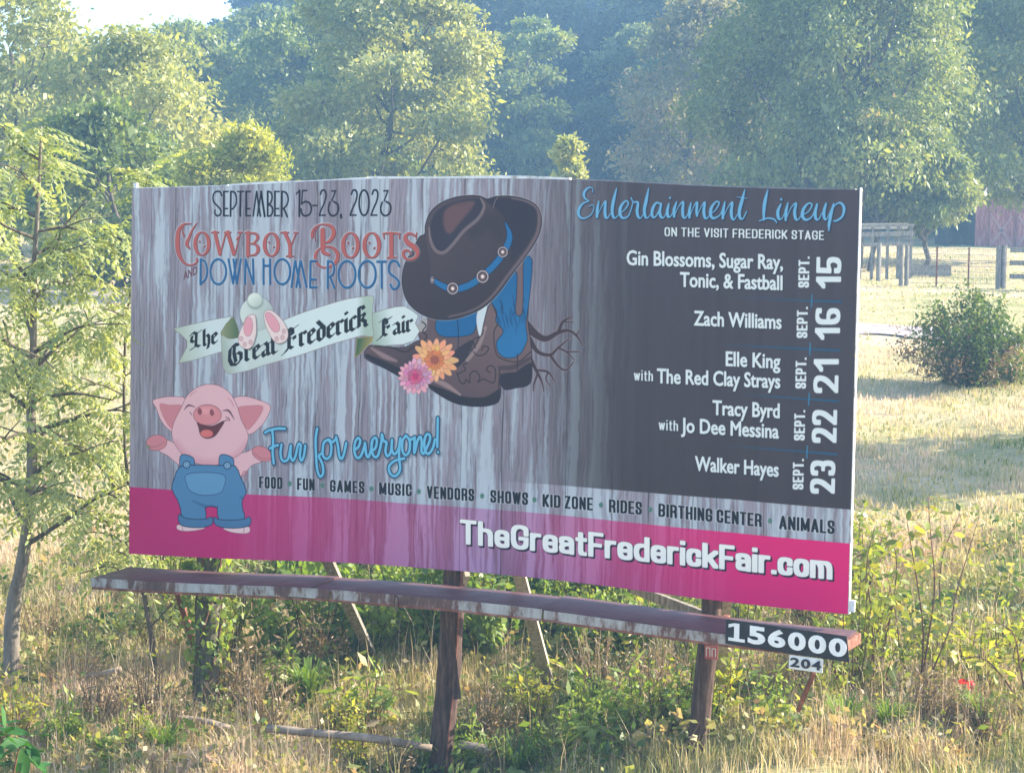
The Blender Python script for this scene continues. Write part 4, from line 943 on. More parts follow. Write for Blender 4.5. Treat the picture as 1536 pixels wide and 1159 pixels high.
# posts: round, tapered, a little crooked
POSTS = []
def post(pts, w, r0, r1, name='post', mat=wood_dk, top=1.6):
    P = [onplane(x, y, w) for x, y in pts]
    d = (P[0] - P[1]) / np.linalg.norm(P[0] - P[1]); P = [P[0] + np.array([d[0] * .3, d[1] * .3, 1.0]) * (BH * .93)] + P
    b_ = P[-1]; g = ground(b_[0], b_[1]) - .25
    dd = (P[-1] - P[-2]) / np.linalg.norm(P[-1] - P[-2])
    if b_[2] > g: P.append(b_ + dd * ((b_[2] - g) / max(.3, -dd[2])))
    P = cr(np.array(P), 4); R = np.linspace(r0, r1, len(P))
    o = bb(MB().tube(P, R, 14, wob=.045, seed=len(POSTS)), name, mat, smooth_shade=True); POSTS.append((P, R)); return o
post([(683, 850), (679, 905), (673, 1010), (664, 1100), (660, 1159)], .27, .115, .112)
post([(1068, 900), (1062, 965), (1055, 1030), (1050, 1077)], .27, .093, .092)
post([(314, 850), (313, 905), (311, 990), (306, 1085)], .27, .115, .13, mat=surf('grey mossy post', [(.3, (.05, .045, .03)), (.55, (.13, .12, .08)), (.8, (.24, .22, .16))], 6, 6, .9, (5, 5, 1), .7))
def lean(a, b_, w0, w1, wd, th, mat, name='brace', up=.8, down=.35):
    A_ = onplane(*a, w0); B_ = onplane(*b_, w1); d = B_ - A_; d /= np.linalg.norm(d)
    wA = w0 - .14; sl = (B_ - A_) @ BN / np.linalg.norm(B_ - A_); A2 = A_ - d * min(up / max(.3, -d[2]), wA / max(sl, 1e-3)); g = ground(B_[0], B_[1])
    B2 = B_ + d * max(0.0, (B_[2] - g + .1) / max(.3, -d[2])) if down else B_
    return bb(MB().beam(A2, B2, wd, th), name, mat)
lean((497, 852), (547, 960), .35, 2.0, .11, .05, wood_gr)
lean((779, 862), (823, 1026), .35, 2.3, .12, .045, wood_pl)
lean((1087, 905), (1077, 1040), .35, 1.4, .12, .05, wood_pl)
lean((264, 880), (286, 950), .35, 1.0, .06, .05, rust)
bb(MB().beam(onplane(944, 880, .9), onplane(1062, 925, .35), .05, .09), 'brace', wood_gr)
bb(MB().beam(onplane(700, 856, .2), onplane(691, 880, .35), .05, .12), 'bracket', wood_pl)
bb(MB().beam(onplane(668, 895, .14), onplane(686, 1048, .14), .075, .02, (0, 1, 0)), 'cover_board', wood_dk)
# cable running down the middle post
P, R = POSTS[0]
Pc = [p + BA * r * (.9 - .1 * k / len(P)) - BN * r * .6 for k, (p, r) in enumerate(zip(P, R))][4:]
bb(MB().tube(Pc, .011, 6), 'cable', rust)
# walkway in front of the board
WV = -BH / 2 - .155
def walk(u, w, dv=0.0): return bps(u, WV + dv, w)
W0, W1 = -.09, -.72
ends = [-3.63, -1.25, 1.05, 3.76]
for k in range(3):
    u0, u1 = ends[k] + .006, ends[k + 1] - .006; V = []; n = 12
    dz = (0, -.012, .0)[k]
    for u in np.linspace(u0, u1, n):
        j = .006 * math.sin(u * 7)
        for dv, w in ((-.03, W1 + .01), (.0 + j + dz, W1 + .01), (.03 + dz, W0), (-.0, W0)): V.append(walk(u, w, dv))
    F = [(i * 4 + a, i * 4 + (a + 1) % 4, (i + 1) * 4 + (a + 1) % 4, (i + 1) * 4 + a) for i in range(n - 1) for a in range(4)] + [(0, 3, 2, 1), tuple(4 * (n - 1) + a for a in range(4))]
    bb(MB().addvf(V, F), 'deck_plate', deckm)
for k, (u0, u1, dv, hh) in enumerate(((-3.63, -1.02, -.045, .078), (-1.0, -.35, -.05, .085), (-.33, 1.1, -.052, .09), (1.12, 3.72, -.055, .082))):
    V = []; n = 14; rng = np.random.default_rng(k)
    for u in np.linspace(u0, u1, n):
        j = rng.normal() * .002
        for v, w in ((dv - hh / 2 + j, W1 - .012), (dv + hh / 2 + .008, W1 - .012), (dv + hh / 2 + .008, W1 - .002), (dv - hh / 2 + j, W1 - .002)): V.append(walk(u, w, v))
    F = [(i * 4 + a, i * 4 + (a + 1) % 4, (i + 1) * 4 + (a + 1) % 4, (i + 1) * 4 + a) for i in range(n - 1) for a in range(4)] + [(0, 3, 2, 1), tuple(4 * (n - 1) + a for a in range(4))]
    bb(MB().addvf(V, F), 'edge_rail', railm)
for k in range(9):      # rusty lip under the edge
    a_ = -3.62 + k * .812; bb(MB().beam(walk(a_, W1 - .006, -.098), walk(a_ + .80, W1 - .006, -.098 - .006 * math.sin(k)), .012, .022), 'edge_lip', rust)
for u in (-3.2, -.25, 2.5):      # bearers that carry the walkway
    bb(MB().beam(walk(u, W1 + .03, -.075), walk(u, .22, -.04), .05, .07), 'bearer', rust)
bb(MB().beam(walk(-.32, W1 - .02, -.02), walk(-.32, W1 - .02, -.14), .04, .02), 'joint_clip', railm)
bb(MB().box(walk(3.78, (W0 + W1) / 2 - .0, -.03), .03, .60, .09, [BA, BN, BU]), 'deck_end', rust)
# ---- number board on the front edge
def lettering(s, size, off=0.0, ext=.004):
    cu = bpy.data.curves.new('digits', 'FONT'); cu.body = s; cu.size = size; cu.offset = off; cu.extrude = ext; cu.resolution_u = 4
    ob = bpy.data.objects.new('digits', cu); COL.objects.link(ob); dg = bpy.context.evaluated_depsgraph_get()
    me = bpy.data.meshes.new_from_object(ob.evaluated_get(dg)); bpy.data.objects.remove(ob); bpy.data.curves.remove(cu); return me
blackp = surf('black painted plate', [(.3, (.012, .012, .015)), (.7, (.028, .028, .034))], 8, 4, .5)
whitep = surf('white painted digit', [(.3, (.70, .71, .72)), (.7, (.82, .83, .84))], 12, 4, .55)
grimy = surf('white enamel plate', [(.3, (.60, .60, .60)), (.7, (.78, .79, .80))], 8, 4, .5)
def plate(c4, w, name, mat, th=.012):
    P = [onplane(x, y, w) for x, y in c4]
    m = MB(); V = [p for p in P] + [p + BN * th for p in P]
    m.addvf(V, [(0, 3, 2, 1), (4, 5, 6, 7), (0, 1, 5, 4), (1, 2, 6, 5), (2, 3, 7, 6), (3, 0, 4, 7)]); return bb(m, name, mat), P
pl, P = plate([(1089, 928), (1270, 954), (1274, 993), (1088, 965)], W1 - .035, 'number_plate', blackp)
def put_digits(s, P, size, off, margin, squash, base, mat, parent, one=None, hgt=None):
    """set the characters of s one by one across the plate P (corners TL, TR, BR, BL)"""
    n = len(s); lft = P[3] * 1.0; rgt = P[2] * 1.0; a = (rgt - lft); Lw = np.linalg.norm(a); a /= Lw; up = (P[0] - P[3]) / np.linalg.norm(P[0] - P[3])
    cell = (Lw - 2 * margin) / n; nn = -BN
    for k, ch in enumerate(s):
        me = lettering(ch, size, off); co = np.empty(len(me.vertices) * 3); me.vertices.foreach_get('co', co); co = co.reshape(-1, 3)
        cx = (co[:, 0].min() + co[:, 0].max()) / 2; w = co[:, 0].max() - co[:, 0].min(); y0 = co[:, 1].min(); h = co[:, 1].max() - y0
        sx = cell * squash / w if ch != '1' else cell * squash * .6 / w
        if ch == '1' and one:
            o2 = MB(); t = .26; H = h
            o2.addvf([(-.14, 0, -1), (.14, 0, -1), (.14, 1, -1), (-.14, 1, -1), (-.14, 0, 1), (.14, 0, 1), (.14, 1, 1), (-.14, 1, 1)], [(4, 5, 6, 7), (0, 3, 2, 1), (0, 1, 5, 4), (1, 2, 6, 5), (2, 3, 7, 6), (3, 0, 4, 7)])
            o2.addvf([(-.45, .72, -1), (-.15, .82, -1), (-.15, .995, -1), (-.45, .90, -1), (-.45, .72, 1), (-.15, .82, 1), (-.15, .995, 1), (-.45, .90, 1)], [(4, 5, 6, 7), (0, 3, 2, 1), (0, 1, 5, 4), (1, 2, 6, 5), (2, 3, 7, 6), (3, 0, 4, 7)])
            o2.addvf([(-.45, 0, -1), (-.15, 0, -1), (-.15, .17, -1), (-.45, .17, -1), (-.45, 0, 1), (-.15, 0, 1), (-.15, .17, 1), (-.45, .17, 1)], [(4, 5, 6, 7), (0, 3, 2, 1), (0, 1, 5, 4), (1, 2, 6, 5), (2, 3, 7, 6), (3, 0, 4, 7)])
            o2.addvf([(.15, 0, -1), (.45, 0, -1), (.45, .17, -1), (.15, .17, -1), (.15, 0, 1), (.45, 0, 1), (.45, .17, 1), (.15, .17, 1)], [(4, 5, 6, 7), (0, 3, 2, 1), (0, 1, 5, 4), (1, 2, 6, 5), (2, 3, 7, 6), (3, 0, 4, 7)])
            me = o2.mesh('digit', mat); co = np.array(o2.V); co[:, 2] *= .004; cx = 0; y0 = 0; h = 1; sx = cell * squash * .95 / .9
        sy = hgt / h
        o = lft + a * (margin + cell * (k + .5)) + up * base + nn * .006
        W_ = o + (co[:, :1] - cx) * sx * a + (co[:, 1:2] - y0) * sy * up + co[:, 2:3] * nn
        me.vertices.foreach_set('co', (W_ - OFF).astype(np.float32).ravel()); me.materials.clear(); me.materials.append(mat); me.update()
        q = add('digit', me, parent)
put_digits('156000', P, .2, .0085, .012, .87, .035, whitep, pl, True, .152)
pl2, P2 = plate([(1184, 981.5), (1235, 988.5), (1233.5, 1009), (1183, 1002)], W1 - .05, 'small_number_plate', grimy, .006)
put_digits('204', P2, .1, .003, .006, .86, .020, surf('black digit', [(.3, (.02, .02, .03)), (.7, (.04, .04, .05))], 9), pl2, False, .078)
bb(MB().beam(onplane(1221, 1008, W1 + .10), onplane(1197, 1065, W1 + .5), .03, .035), 'hanging_bracket', rust)
tg, P3 = plate([(1057, 967.5), (1077, 969), (1076.5, 989), (1057, 987)], .13, 'property_tag', surf('faded red tag', [(.35, (.36, .07, .08)), (.6, (.50, .16, .17))], 4), .004)
m = MB()
for a, b_ in (((.15, .18), (.15, .85)), ((.15, .85), (.42, .85)), ((.42, .85), (.42, .18)), ((.58, .2), (.58, .82)), ((.58, .82), (.85, .82)), ((.85, .82), (.85, .2))):
    q = [P3[3] + (P3[2] - P3[3]) * x + (P3[0] - P3[3]) * y - BN * .006 for x, y in (a, b_)]
    m.beam(q[0], q[1], .008, .004, BN)
m.V = [tuple(np.array(v) - OFF) for v in m.V]; add('tag_lettering', m.mesh('marks', grimy), tg)
# ------------------------------------------------------------------ vegetation helpers
def unit(a): return a / (np.linalg.norm(a, axis=-1, keepdims=True) + 1e-9)
def leaf_quads(C, L, W, rng, droop=.3, out=None, spread=1.0, flat=0.0):
    """one small folded-free leaf (four corners) at every centre"""
    n = len(C); a = unit(rng.normal(size=(n, 3)) * spread + np.array([0, 0, -droop]) + (0 if out is None else out))
    b = rng.normal(size=(n, 3)); b = unit(np.cross(a, b) + np.array([0, 0, 0.0]))
    if flat: b[:, 2] *= (1 - flat); b = unit(b)
    k_ = np.exp(rng.normal(0, .32, n)); L = (np.asarray(L) * k_ * rng.uniform(.8, 1.2, n))[:, None]; W = (np.asarray(W) * k_ * rng.uniform(.8, 1.2, n))[:, None]
    V = np.empty((n, 4, 3)); V[:, 0] = C; V[:, 1] = C + a * L * .45 + b * W * .5; V[:, 2] = C + a * L; V[:, 3] = C + a * L * .45 - b * W * .5
    return V.reshape(-1, 3), np.arange(4 * n).reshape(n, 4)

def tree_meshes(seed, H, R, base=.25, lobes=11, clumps=16, per=30, leaf=.2, droop=.4, shape='round', tr=.16, mat_b=None, mat_l=None, flat=.75, bare=0.0, wide=.45, sig=.085, lobe_r=(.30, .46), twigs=True, lean=0.0):
    rng = np.random.default_rng(seed); tb = MB(); hb = H * base
    k = 9; tz = np.linspace(0, H * .86, k); w = np.cumsum(rng.normal(0, .022 * H, (k, 2)), 0); w -= w[0]
    T = np.column_stack([w[:, 0] + lean * (tz / H) ** 1.4, w[:, 1], tz]); TR = tr * (1 - .85 * tz / tz[-1]) ** .8 + .012
    TR[0] *= 1.35; tb.tube(T, TR, 7, wob=.06, seed=seed)
    def onT(z): return np.array([np.interp(z, T[:, 2], T[:, 0]), np.interp(z, T[:, 2], T[:, 1]), z])
    LC = []; LR = []
    for i in range(lobes):
        f = (i + .5) / lobes; az = i * 2.399 + rng.uniform(-.4, .4)
        if shape == 'cone': rr = R * (1 - f) ** .8 * .75; zz_ = hb + (H - hb) * (f * .92)
        elif shape == 'dome': rr = R * math.sqrt(max(.02, 1 - (f * .95) ** 2)) * rng.uniform(.35, .8); zz_ = hb + (H - hb) * f * .88
        elif shape == 'vase': rr = R * (.35 + .55 * f) * rng.uniform(.5, 1); zz_ = hb + (H - hb) * (f * .85)
        else: rr = R * math.sin(math.pi * min(.96, .16 + .8 * f)) ** .7 * rng.uniform(.42, .82); zz_ = hb + (H - hb) * (.10 + .78 * f)
        LC.append(onT(min(zz_, T[-1, 2])) * np.array([1, 1, 0]) + np.array([math.cos(az) * rr, math.sin(az) * rr, zz_])); LR.append(R * rng.uniform(*lobe_r) * (1.0 if shape != 'cone' else (1.05 - f * .75)))
    LC.append(np.array([T[-1, 0], T[-1, 1], H * .9])); LR.append(R * .30 * (1 if shape != 'cone' else .5))
    CV = []; tin = []; outs = []
    ctr = np.array([lean * .5, 0, (hb + H) / 2])
    for c, r in zip(LC, LR):
        z0 = max(hb * .6, c[2] - np.hypot(c[0], c[1]) * rng.uniform(.5, 1.1) - .06 * H); s = onT(min(z0, T[-1, 2] * .98)); r0 = np.interp(s[2], T[:, 2], TR)
        mid = s * .5 + c * .5 + np.array([0, 0, -.04 * H]) + rng.normal(0, .02 * H, 3)
        tb.tube(cr(np.array([s, mid, c]), 3), np.linspace(r0 * .55, r0 * .14 + .008, 7), 5)
        nc = int(clumps * (r / (R * .38)) ** 1.5) + 3; d = unit(rng.normal(size=(nc, 3)) + unit(c - ctr) * .55 + np.array([0, 0, .35]))
        P = c + d * (r * rng.uniform(.55, 1.0, (nc, 1))) * np.array([1.15, 1.15, flat])
        lob_t = rng.uniform(-.12, .12)
        for p in P:
            if twigs and rng.random() < .5: tb.tube([c, c * .5 + p * .5 + rng.normal(0, .03 * R, 3), p], [r0 * .12 + .006, .01, .004], 3, cap=False)
            if rng.random() < bare: continue
            m = int(per * 1.6 * rng.uniform(.6, 1.4)); q = p + rng.normal(size=(m, 3)) * (sig * R) * np.array([1.15, 1.15, wide * 1.6])
            CV.append(q); tin.append(.5 + lob_t + rng.uniform(-.12, .12) + rng.uniform(-.2, .2, m)); outs.append(np.repeat(unit(p - ctr)[None] * .5, m, 0))
    C = np.vstack(CV); C[:, 2] = np.maximum(C[:, 2], .12); t = np.concatenate(tin); V, F = leaf_quads(C, leaf * 1.22, leaf * .66, rng, droop, np.vstack(outs), .8)
    return tb.mesh('trunk', mat_b, True), mesh_from('crown', V, F, [mat_l], np.clip(t, 0, 1)), len(F)

bark = surf('grey brown bark', [(.3, (.05, .04, .03)), (.55, (.12, .095, .075)), (.75, (.20, .17, .14))], 5, 6, .9, (4, 4, .8), .6)
bark_p = surf('pale bark', [(.3, (.10, .085, .07)), (.6, (.22, .19, .16)), (.8, (.34, .30, .26))], 5, 6, .9, (4, 4, .8), .6)
L_far = leaf_mat('far foliage', [(.05, (.012, .028, .016)), (.45, (.032, .06, .03)), (.75, (.08, .115, .05)), (.95, (.15, .18, .09))], .32, .2)  # tones lowered so the colour itself carries the far hillside's shade
L_mid = leaf_mat('mid green foliage', [(.1, (.07, .12, .025)), (.5, (.17, .23, .055)), (.9, (.30, .33, .08))], .45)
L_pale = leaf_mat('pale olive foliage', [(.1, (.16, .20, .06)), (.5, (.31, .34, .11)), (.9, (.50, .48, .20))], .48)
L_yel = leaf_mat('yellow green foliage', [(.1, (.18, .23, .035)), (.5, (.33, .37, .06)), (.9, (.50, .47, .09))], .5)
L_big = leaf_mat('dull green foliage', [(.05, (.07, .11, .035)), (.5, (.19, .24, .075)), (.85, (.34, .36, .12)), (.97, (.45, .30, .17))], .45)
L_rus = leaf_mat('russet tinged foliage', [(.1, (.16, .16, .07)), (.5, (.27, .25, .11)), (.9, (.38, .25, .16))], .45)
L_gold = leaf_mat('sunlit walnut leaflets', [(.05, (.14, .20, .06)), (.4, (.29, .36, .14)), (.7, (.48, .51, .22)), (.95, (.64, .60, .32))], .5)
L_weed = leaf_mat('weed leaves', [(.05, (.07, .14, .028)), (.5, (.18, .28, .05)), (.9, (.34, .40, .09))], .52)
L_sap = leaf_mat('yellowing sapling leaves', [(.05, (.13, .19, .03)), (.5, (.27, .32, .05)), (.85, (.46, .42, .07)), (.98, (.55, .45, .10))], .5)
L_dry = leaf_mat('dry stalks', [(.05, (.16, .10, .06)), (.5, (.28, .20, .12)), (.9, (.42, .33, .22))], .3)
stem_r = surf('reddish stems', [(.3, (.10, .045, .035)), (.7, (.20, .10, .07))], 9, 3, .8)

def put_tree(name, label, meshes, px, y, rz=0, s=1.0, group=None, cat='tree', x=None, dz=-.05):
    if x is None: x = float(at_y(px, 400, y)[0])
    t = thing(name, label, cat, (x, y, float(ground(x, y)) + dz), rz, group, s)
    add('trunk', meshes[0], t); add('crown', meshes[1], t)
    return t

# ------------------------------------------------------------------ wooded hillside
far_kinds = [tree_meshes(100 + i, 15 + i % 3, 4.4 + .4 * (i % 2), .22, 12, 20, 34, .40, .35, ('round', 'dome', 'round', 'vase')[i % 4], .2, bark, L_far, twigs=False, sig=.10) for i in range(5)]
pale_kinds = [tree_meshes(130 + i, 14 + i, 4.0, .25, 12, 20, 34, .38, .4, ('round', 'dome')[i % 2], .18, bark, (L_pale, L_mid)[i % 2], twigs=False, sig=.10) for i in range(2)]
rng = np.random.default_rng(21); cnt = 0; proto = {}
for yy, n, jit in ((142, 13, 3), (160, 15, 4), (180, 16, 5), (204, 17, 6), (232, 18, 7), (262, 18, 8)):
    hw = .27 * yy
    for i in range(n):
        x = -hw + (i + .5) * 2 * hw / n + rng.uniform(-1, 1) * 2.2; y = yy + rng.uniform(-jit, jit); q = x / y; s = rng.uniform(.8, 1.2); pale = rng.random() < .18
        if q < -.10: s *= .78 if q > -.13 else .60
        k = rng.integers(0, 2 if pale else 5); key = (pale, int(k)); K = (pale_kinds if pale else far_kinds)[k]
        pxx = 768 + 3150 * q; zone = 'by the patch of sky' if pxx < 300 else 'above the board date' if pxx < 600 else 'above the hat' if pxx < 860 else 'above the lineup heading' if pxx < 1200 else 'behind the broad right trees'
        depth_ = 'nearest' if yy < 150 else 'second' if yy < 170 else 'middle' if yy < 190 else 'upper' if yy < 220 else 'high' if yy < 250 else 'topmost'
        lab = ('pale olive' if pale else 'hazy blue green') + ' hillside tree, ' + depth_ + ' rank, ' + zone
        grp = ('pale' if pale else 'hazy') + ' hillside trees of the ' + depth_ + ' rank ' + zone
        loc = (x, y, float(ground(x, y)) - .3)
        if key in proto:
            t = copy_tree(proto[key]); t['label'] = lab; t['group'] = grp; t.location = loc; t.rotation_euler = (0, 0, rng.uniform(0, 6.28)); t.scale = (s,) * 3
        else:
            t = thing('forest_tree', lab, 'tree', loc, rng.uniform(0, 6.28), grp, s); add('trunk', K[0], t); add('crown', K[1], t); proto[key] = t
        cnt += 1
# understorey that closes the foot of the wood
ub = tree_meshes(160, 5.0, 3.2, .05, 9, 16, 34, .34, .2, 'dome', .06, bark, L_far, twigs=False, sig=.12)
first = None
for i in range(26):
    y = 126 + rng.uniform(-8, 8); x = -.27 * y + i * .54 * y / 25 + rng.uniform(-1, 1); loc = (x, y, float(ground(x, y)) - .1)
    if first is None: first = t = thing('understorey_bush', 'dark bush at the foot of the far wood', 'bush', loc, 0, 'dark bushes along the edge of the wood'); add('trunk', ub[0], t); add('crown', ub[1], t)
    else: t = copy_tree(first)
    t.location = loc; t.rotation_euler = (0, 0, rng.uniform(0, 6.28)); t.scale = (rng.uniform(.8, 1.3),) * 3

# nearer green trees that close the gaps at the foot of the hill
ek = [tree_meshes(170 + i, 12 + i, 4.3, .10, 15, 26, 34, .26, .35, ('dome', 'round', 'dome')[i], .2, bark, (L_mid, L_big, L_mid)[i], twigs=False, sig=.08, flat=.6) for i in range(3)]
ef = {}
for i, (px, y, s) in enumerate(((-60, 104, .72), (60, 118, .74), (190, 122, .70), (300, 128, .86), (400, 134, 1.0), (505, 122, 1.05), (600, 132, 1.15), (965, 134, .95), (1060, 126, 1.1), (1150, 118, 1.2), (1260, 124, 1.2), (1370, 116, 1.2), (1480, 122, 1.25), (1590, 112, 1.2))):
    k = i % 3; x = float(at_y(px, 400, y)[0]); loc = (x, y, float(ground(x, y)) - .1)
    if k not in ef: ef[k] = t = thing('woodland_tree', '', 'tree', loc); add('trunk', ek[k][0], t); add('crown', ek[k][1], t)
    else: t = copy_tree(ef[k]); t.location = loc
    t.rotation_euler = (0, 0, i * 1.7); t.scale = (s,) * 3
    t['label'] = 'green tree at the foot of the hill, ' + ('beyond the left edge', 'behind the upper left corner trees', 'under the patch of sky', 'right of the patch of sky', 'behind the rounded pair', 'left of the big layered tree', 'behind the big layered tree', 'right of the shaded gap', 'behind the russet tinged tree',
        'left part of the broad right tree', 'behind the middle of the broad right tree', 'over the small tree by the rack', 'behind the red barn', 'beyond the right edge')[i]
    t['group'] = 'green trees at the foot of the hill'
# ------------------------------------------------------------------ trees one can tell apart
TM = tree_meshes
put_tree('tall_tree', 'tall pale olive tree with bare forking limbs at the upper left corner', TM(201, 9.8, 3.9, .22, 13, 20, 34, .17, .8, 'vase', .17, bark, L_pale, bare=.22, sig=.09), 30, 74, 0.4)
put_tree('tall_tree', 'thin pale tree beside the patch of sky', TM(202, 8.0, 3.4, .2, 12, 22, 34, .17, .8, 'round', .15, bark, L_pale, bare=.12, sig=.09), 138, 80, 1.2)
put_tree('tree', 'wide yellow olive tree left of the board, in front of the green row', TM(203, 7.6, 3.6, .1, 13, 24, 36, .15, .7, 'dome', .14, bark, L_pale, sig=.09), 205, 68, 2.2)
put_tree('tree', 'dark green bushy tree low behind the upper left corner of the board', TM(204, 5.0, 2.4, .08, 10, 24, 34, .15, .3, 'dome', .10, bark, L_mid, sig=.09), 175, 58, .2)
put_tree('round_tree', 'rounded green tree above the date on the board, left of its pair', TM(205, 11.0, 4.0, .15, 13, 26, 36, .22, .2, 'dome', .2, bark, L_mid, sig=.07), 330, 112, .8)
put_tree('round_tree', 'rounded green tree above the date on the board, right of its pair', TM(206, 11.2, 4.2, .15, 13, 26, 36, .22, .2, 'dome', .2, bark, L_mid, sig=.085), 450, 108, 3.0)
put_tree('small_tree', 'bright yellow green domed tree just over the left part of the board', TM(207, 4.5, 1.75, .1, 12, 34, 34, .10, .1, 'dome', .08, bark, L_yel, sig=.09, flat=.9), 372, 55, 1.0)
put_tree('big_tree', 'big layered tree lit from the right above the middle of the board', TM(208, 14.5, 4.6, .08, 32, 36, 40, .16, .35, 'dome', .15, bark, L_pale, sig=.065, flat=.5, lobe_r=(.24, .36)), 590, 82, .3)
put_tree('tree', 'green tree under the left side of the big layered tree', TM(209, 7.8, 3.0, .12, 12, 26, 36, .16, .3, 'dome', .14, bark, L_mid, sig=.08), 500, 88, 1.9)
put_tree('leaning_tree', 'blue green tree with a drooping crown in the shaded gap', TM(210, 12.4, 3.0, .25, 12, 24, 34, .22, .5, 'vase', .16, bark, L_mid, sig=.08, flat=.55, lean=1.6), 775, 118, .1)
put_tree('cedar_tree', 'narrow pale cedar just over the top edge of the board', TM(211, 4.7, 1.15, .02, 14, 26, 34, .12, .2, 'cone', .10, bark, L_pale, sig=.10), 862, 64, 0)
put_tree('tree', 'pale tree with a rounded top alone on the shaded slope', TM(212, 15.5, 3.1, .3, 10, 24, 36, .26, .3, 'round', .2, bark, L_pale, sig=.09), 912, 140, 1.0)
put_tree('tree', 'pale tree tinged with russet left of the spreading tree', TM(213, 12.4, 4.1, .15, 14, 26, 36, .20, .4, 'dome', .2, bark, L_rus, sig=.08), 1035, 104, 2.2)
BIG = TM(214, 13.6, 6.7, .21, 46, 44, 46, .14, .9, 'dome', .34, bark, L_big, sig=.045, flat=.55, lobe_r=(.15, .27), wide=.8)
#
put_tree('spreading_tree', 'very broad drooping tree that fills the upper right', BIG, 1275, 78, 1.1)
put_tree('spreading_tree', 'second broad green tree running out of the right edge', TM(215, 12.6, 5.4, .27, 22, 36, 42, .17, .8, 'dome', .3, bark, L_big, sig=.06, flat=.62, lobe_r=(.22, .34)), 1560, 84, 2.6)
put_tree('small_tree', 'small green tree drooping over the wooden gate right of the board', TM(216, 6.4, 2.7, .42, 16, 26, 34, .11, 1.0, 'vase', .09, bark, L_big, sig=.07, bare=.15, flat=.6), 1306, 75, .5)
put_tree('small_tree', 'low green tree hanging in front of the dark shed opening', TM(217, 4.6, 1.7, .42, 12, 24, 34, .13, 1.0, 'dome', .10, bark, L_big, sig=.09), 1388, 76, 2.5)
# the tree beyond the right edge whose shade lies across the grass
put_tree('tree', 'tree beyond the right edge whose shade crosses the grass', TM(218, 9.0, 3.3, .3, 12, 22, 34, .2, .4, 'dome', .16, bark, L_mid, sig=.09), 0, 35.5, 0, x=16.8)

# ------------------------------------------------------------------ compound leaves (a stalk with pairs of leaflets)
def frond(seed, n=8, L=.5, ll=.10, lw=.032, mat=L_gold, droop=.5):
    rng = np.random.default_rng(seed); s = np.linspace(0, 1, 9); x = s * L; z = -droop * L * s ** 1.8; V = []; F = []; T = []
    for i in range(8):      # stalk
        w = .0035 * (1 - .6 * s[i]); k = len(V)
        V += [(x[i], -w, z[i]), (x[i + 1], -w * .8, z[i + 1]), (x[i + 1], w * .8, z[i + 1]), (x[i], w, z[i])]; F.append((k, k + 1, k + 2, k + 3)); T.append(.75)
    for i in range(n + 1):
        f = .16 + .84 * i / n; px = np.interp(f, s, x); pz = np.interp(f, s, z)
        for sd in (-1, 1) if i < n else (0,):
            a = np.array([.45 if sd else 1, sd * 1.0, -.25 - .9 * rng.random()]); a /= np.linalg.norm(a); q = ll * (1 - .35 * abs(f - .5)) * rng.uniform(.85, 1.1)
            b = np.cross(a, [0, 0, 1.0]); b /= np.linalg.norm(b); b = b * lw * .5; fold = np.array([0, 0, -.006]); p = np.array([px, 0, pz]); k = len(V)
            V += [p, p + a * q * .35 + b + fold, p + a * q * .75 + b * .7 + fold * 1.4, p + a * q, p + a * q * .75 - b * .7 + fold * 1.4, p + a * q * .35 - b + fold]
            F += [(k, k + 1, k + 2, k + 3), (k, k + 3, k + 4, k + 5)]; t = .5 + rng.uniform(-.18, .18); T += [t, t]
    return np.array([tuple(v) for v in V]), F, T
FR = [frond(300 + i, 6 + i % 3, .40 + .05 * i, .098, .036) for i in range(4)]
FRM = [mesh_from('compound_leaf', v, f, [L_gold], t) for v, f, t in FR]
def rotm(d, roll):
    """frame with x along d"""
    d = d / np.linalg.norm(d); y = np.cross([0, 0, 1.0], d); y /= np.linalg.norm(y) + 1e-9; z = np.cross(d, y); c, s = math.cos(roll), math.sin(roll)
    return np.stack([d, y * c + z * s, -y * s + z * c], 1)
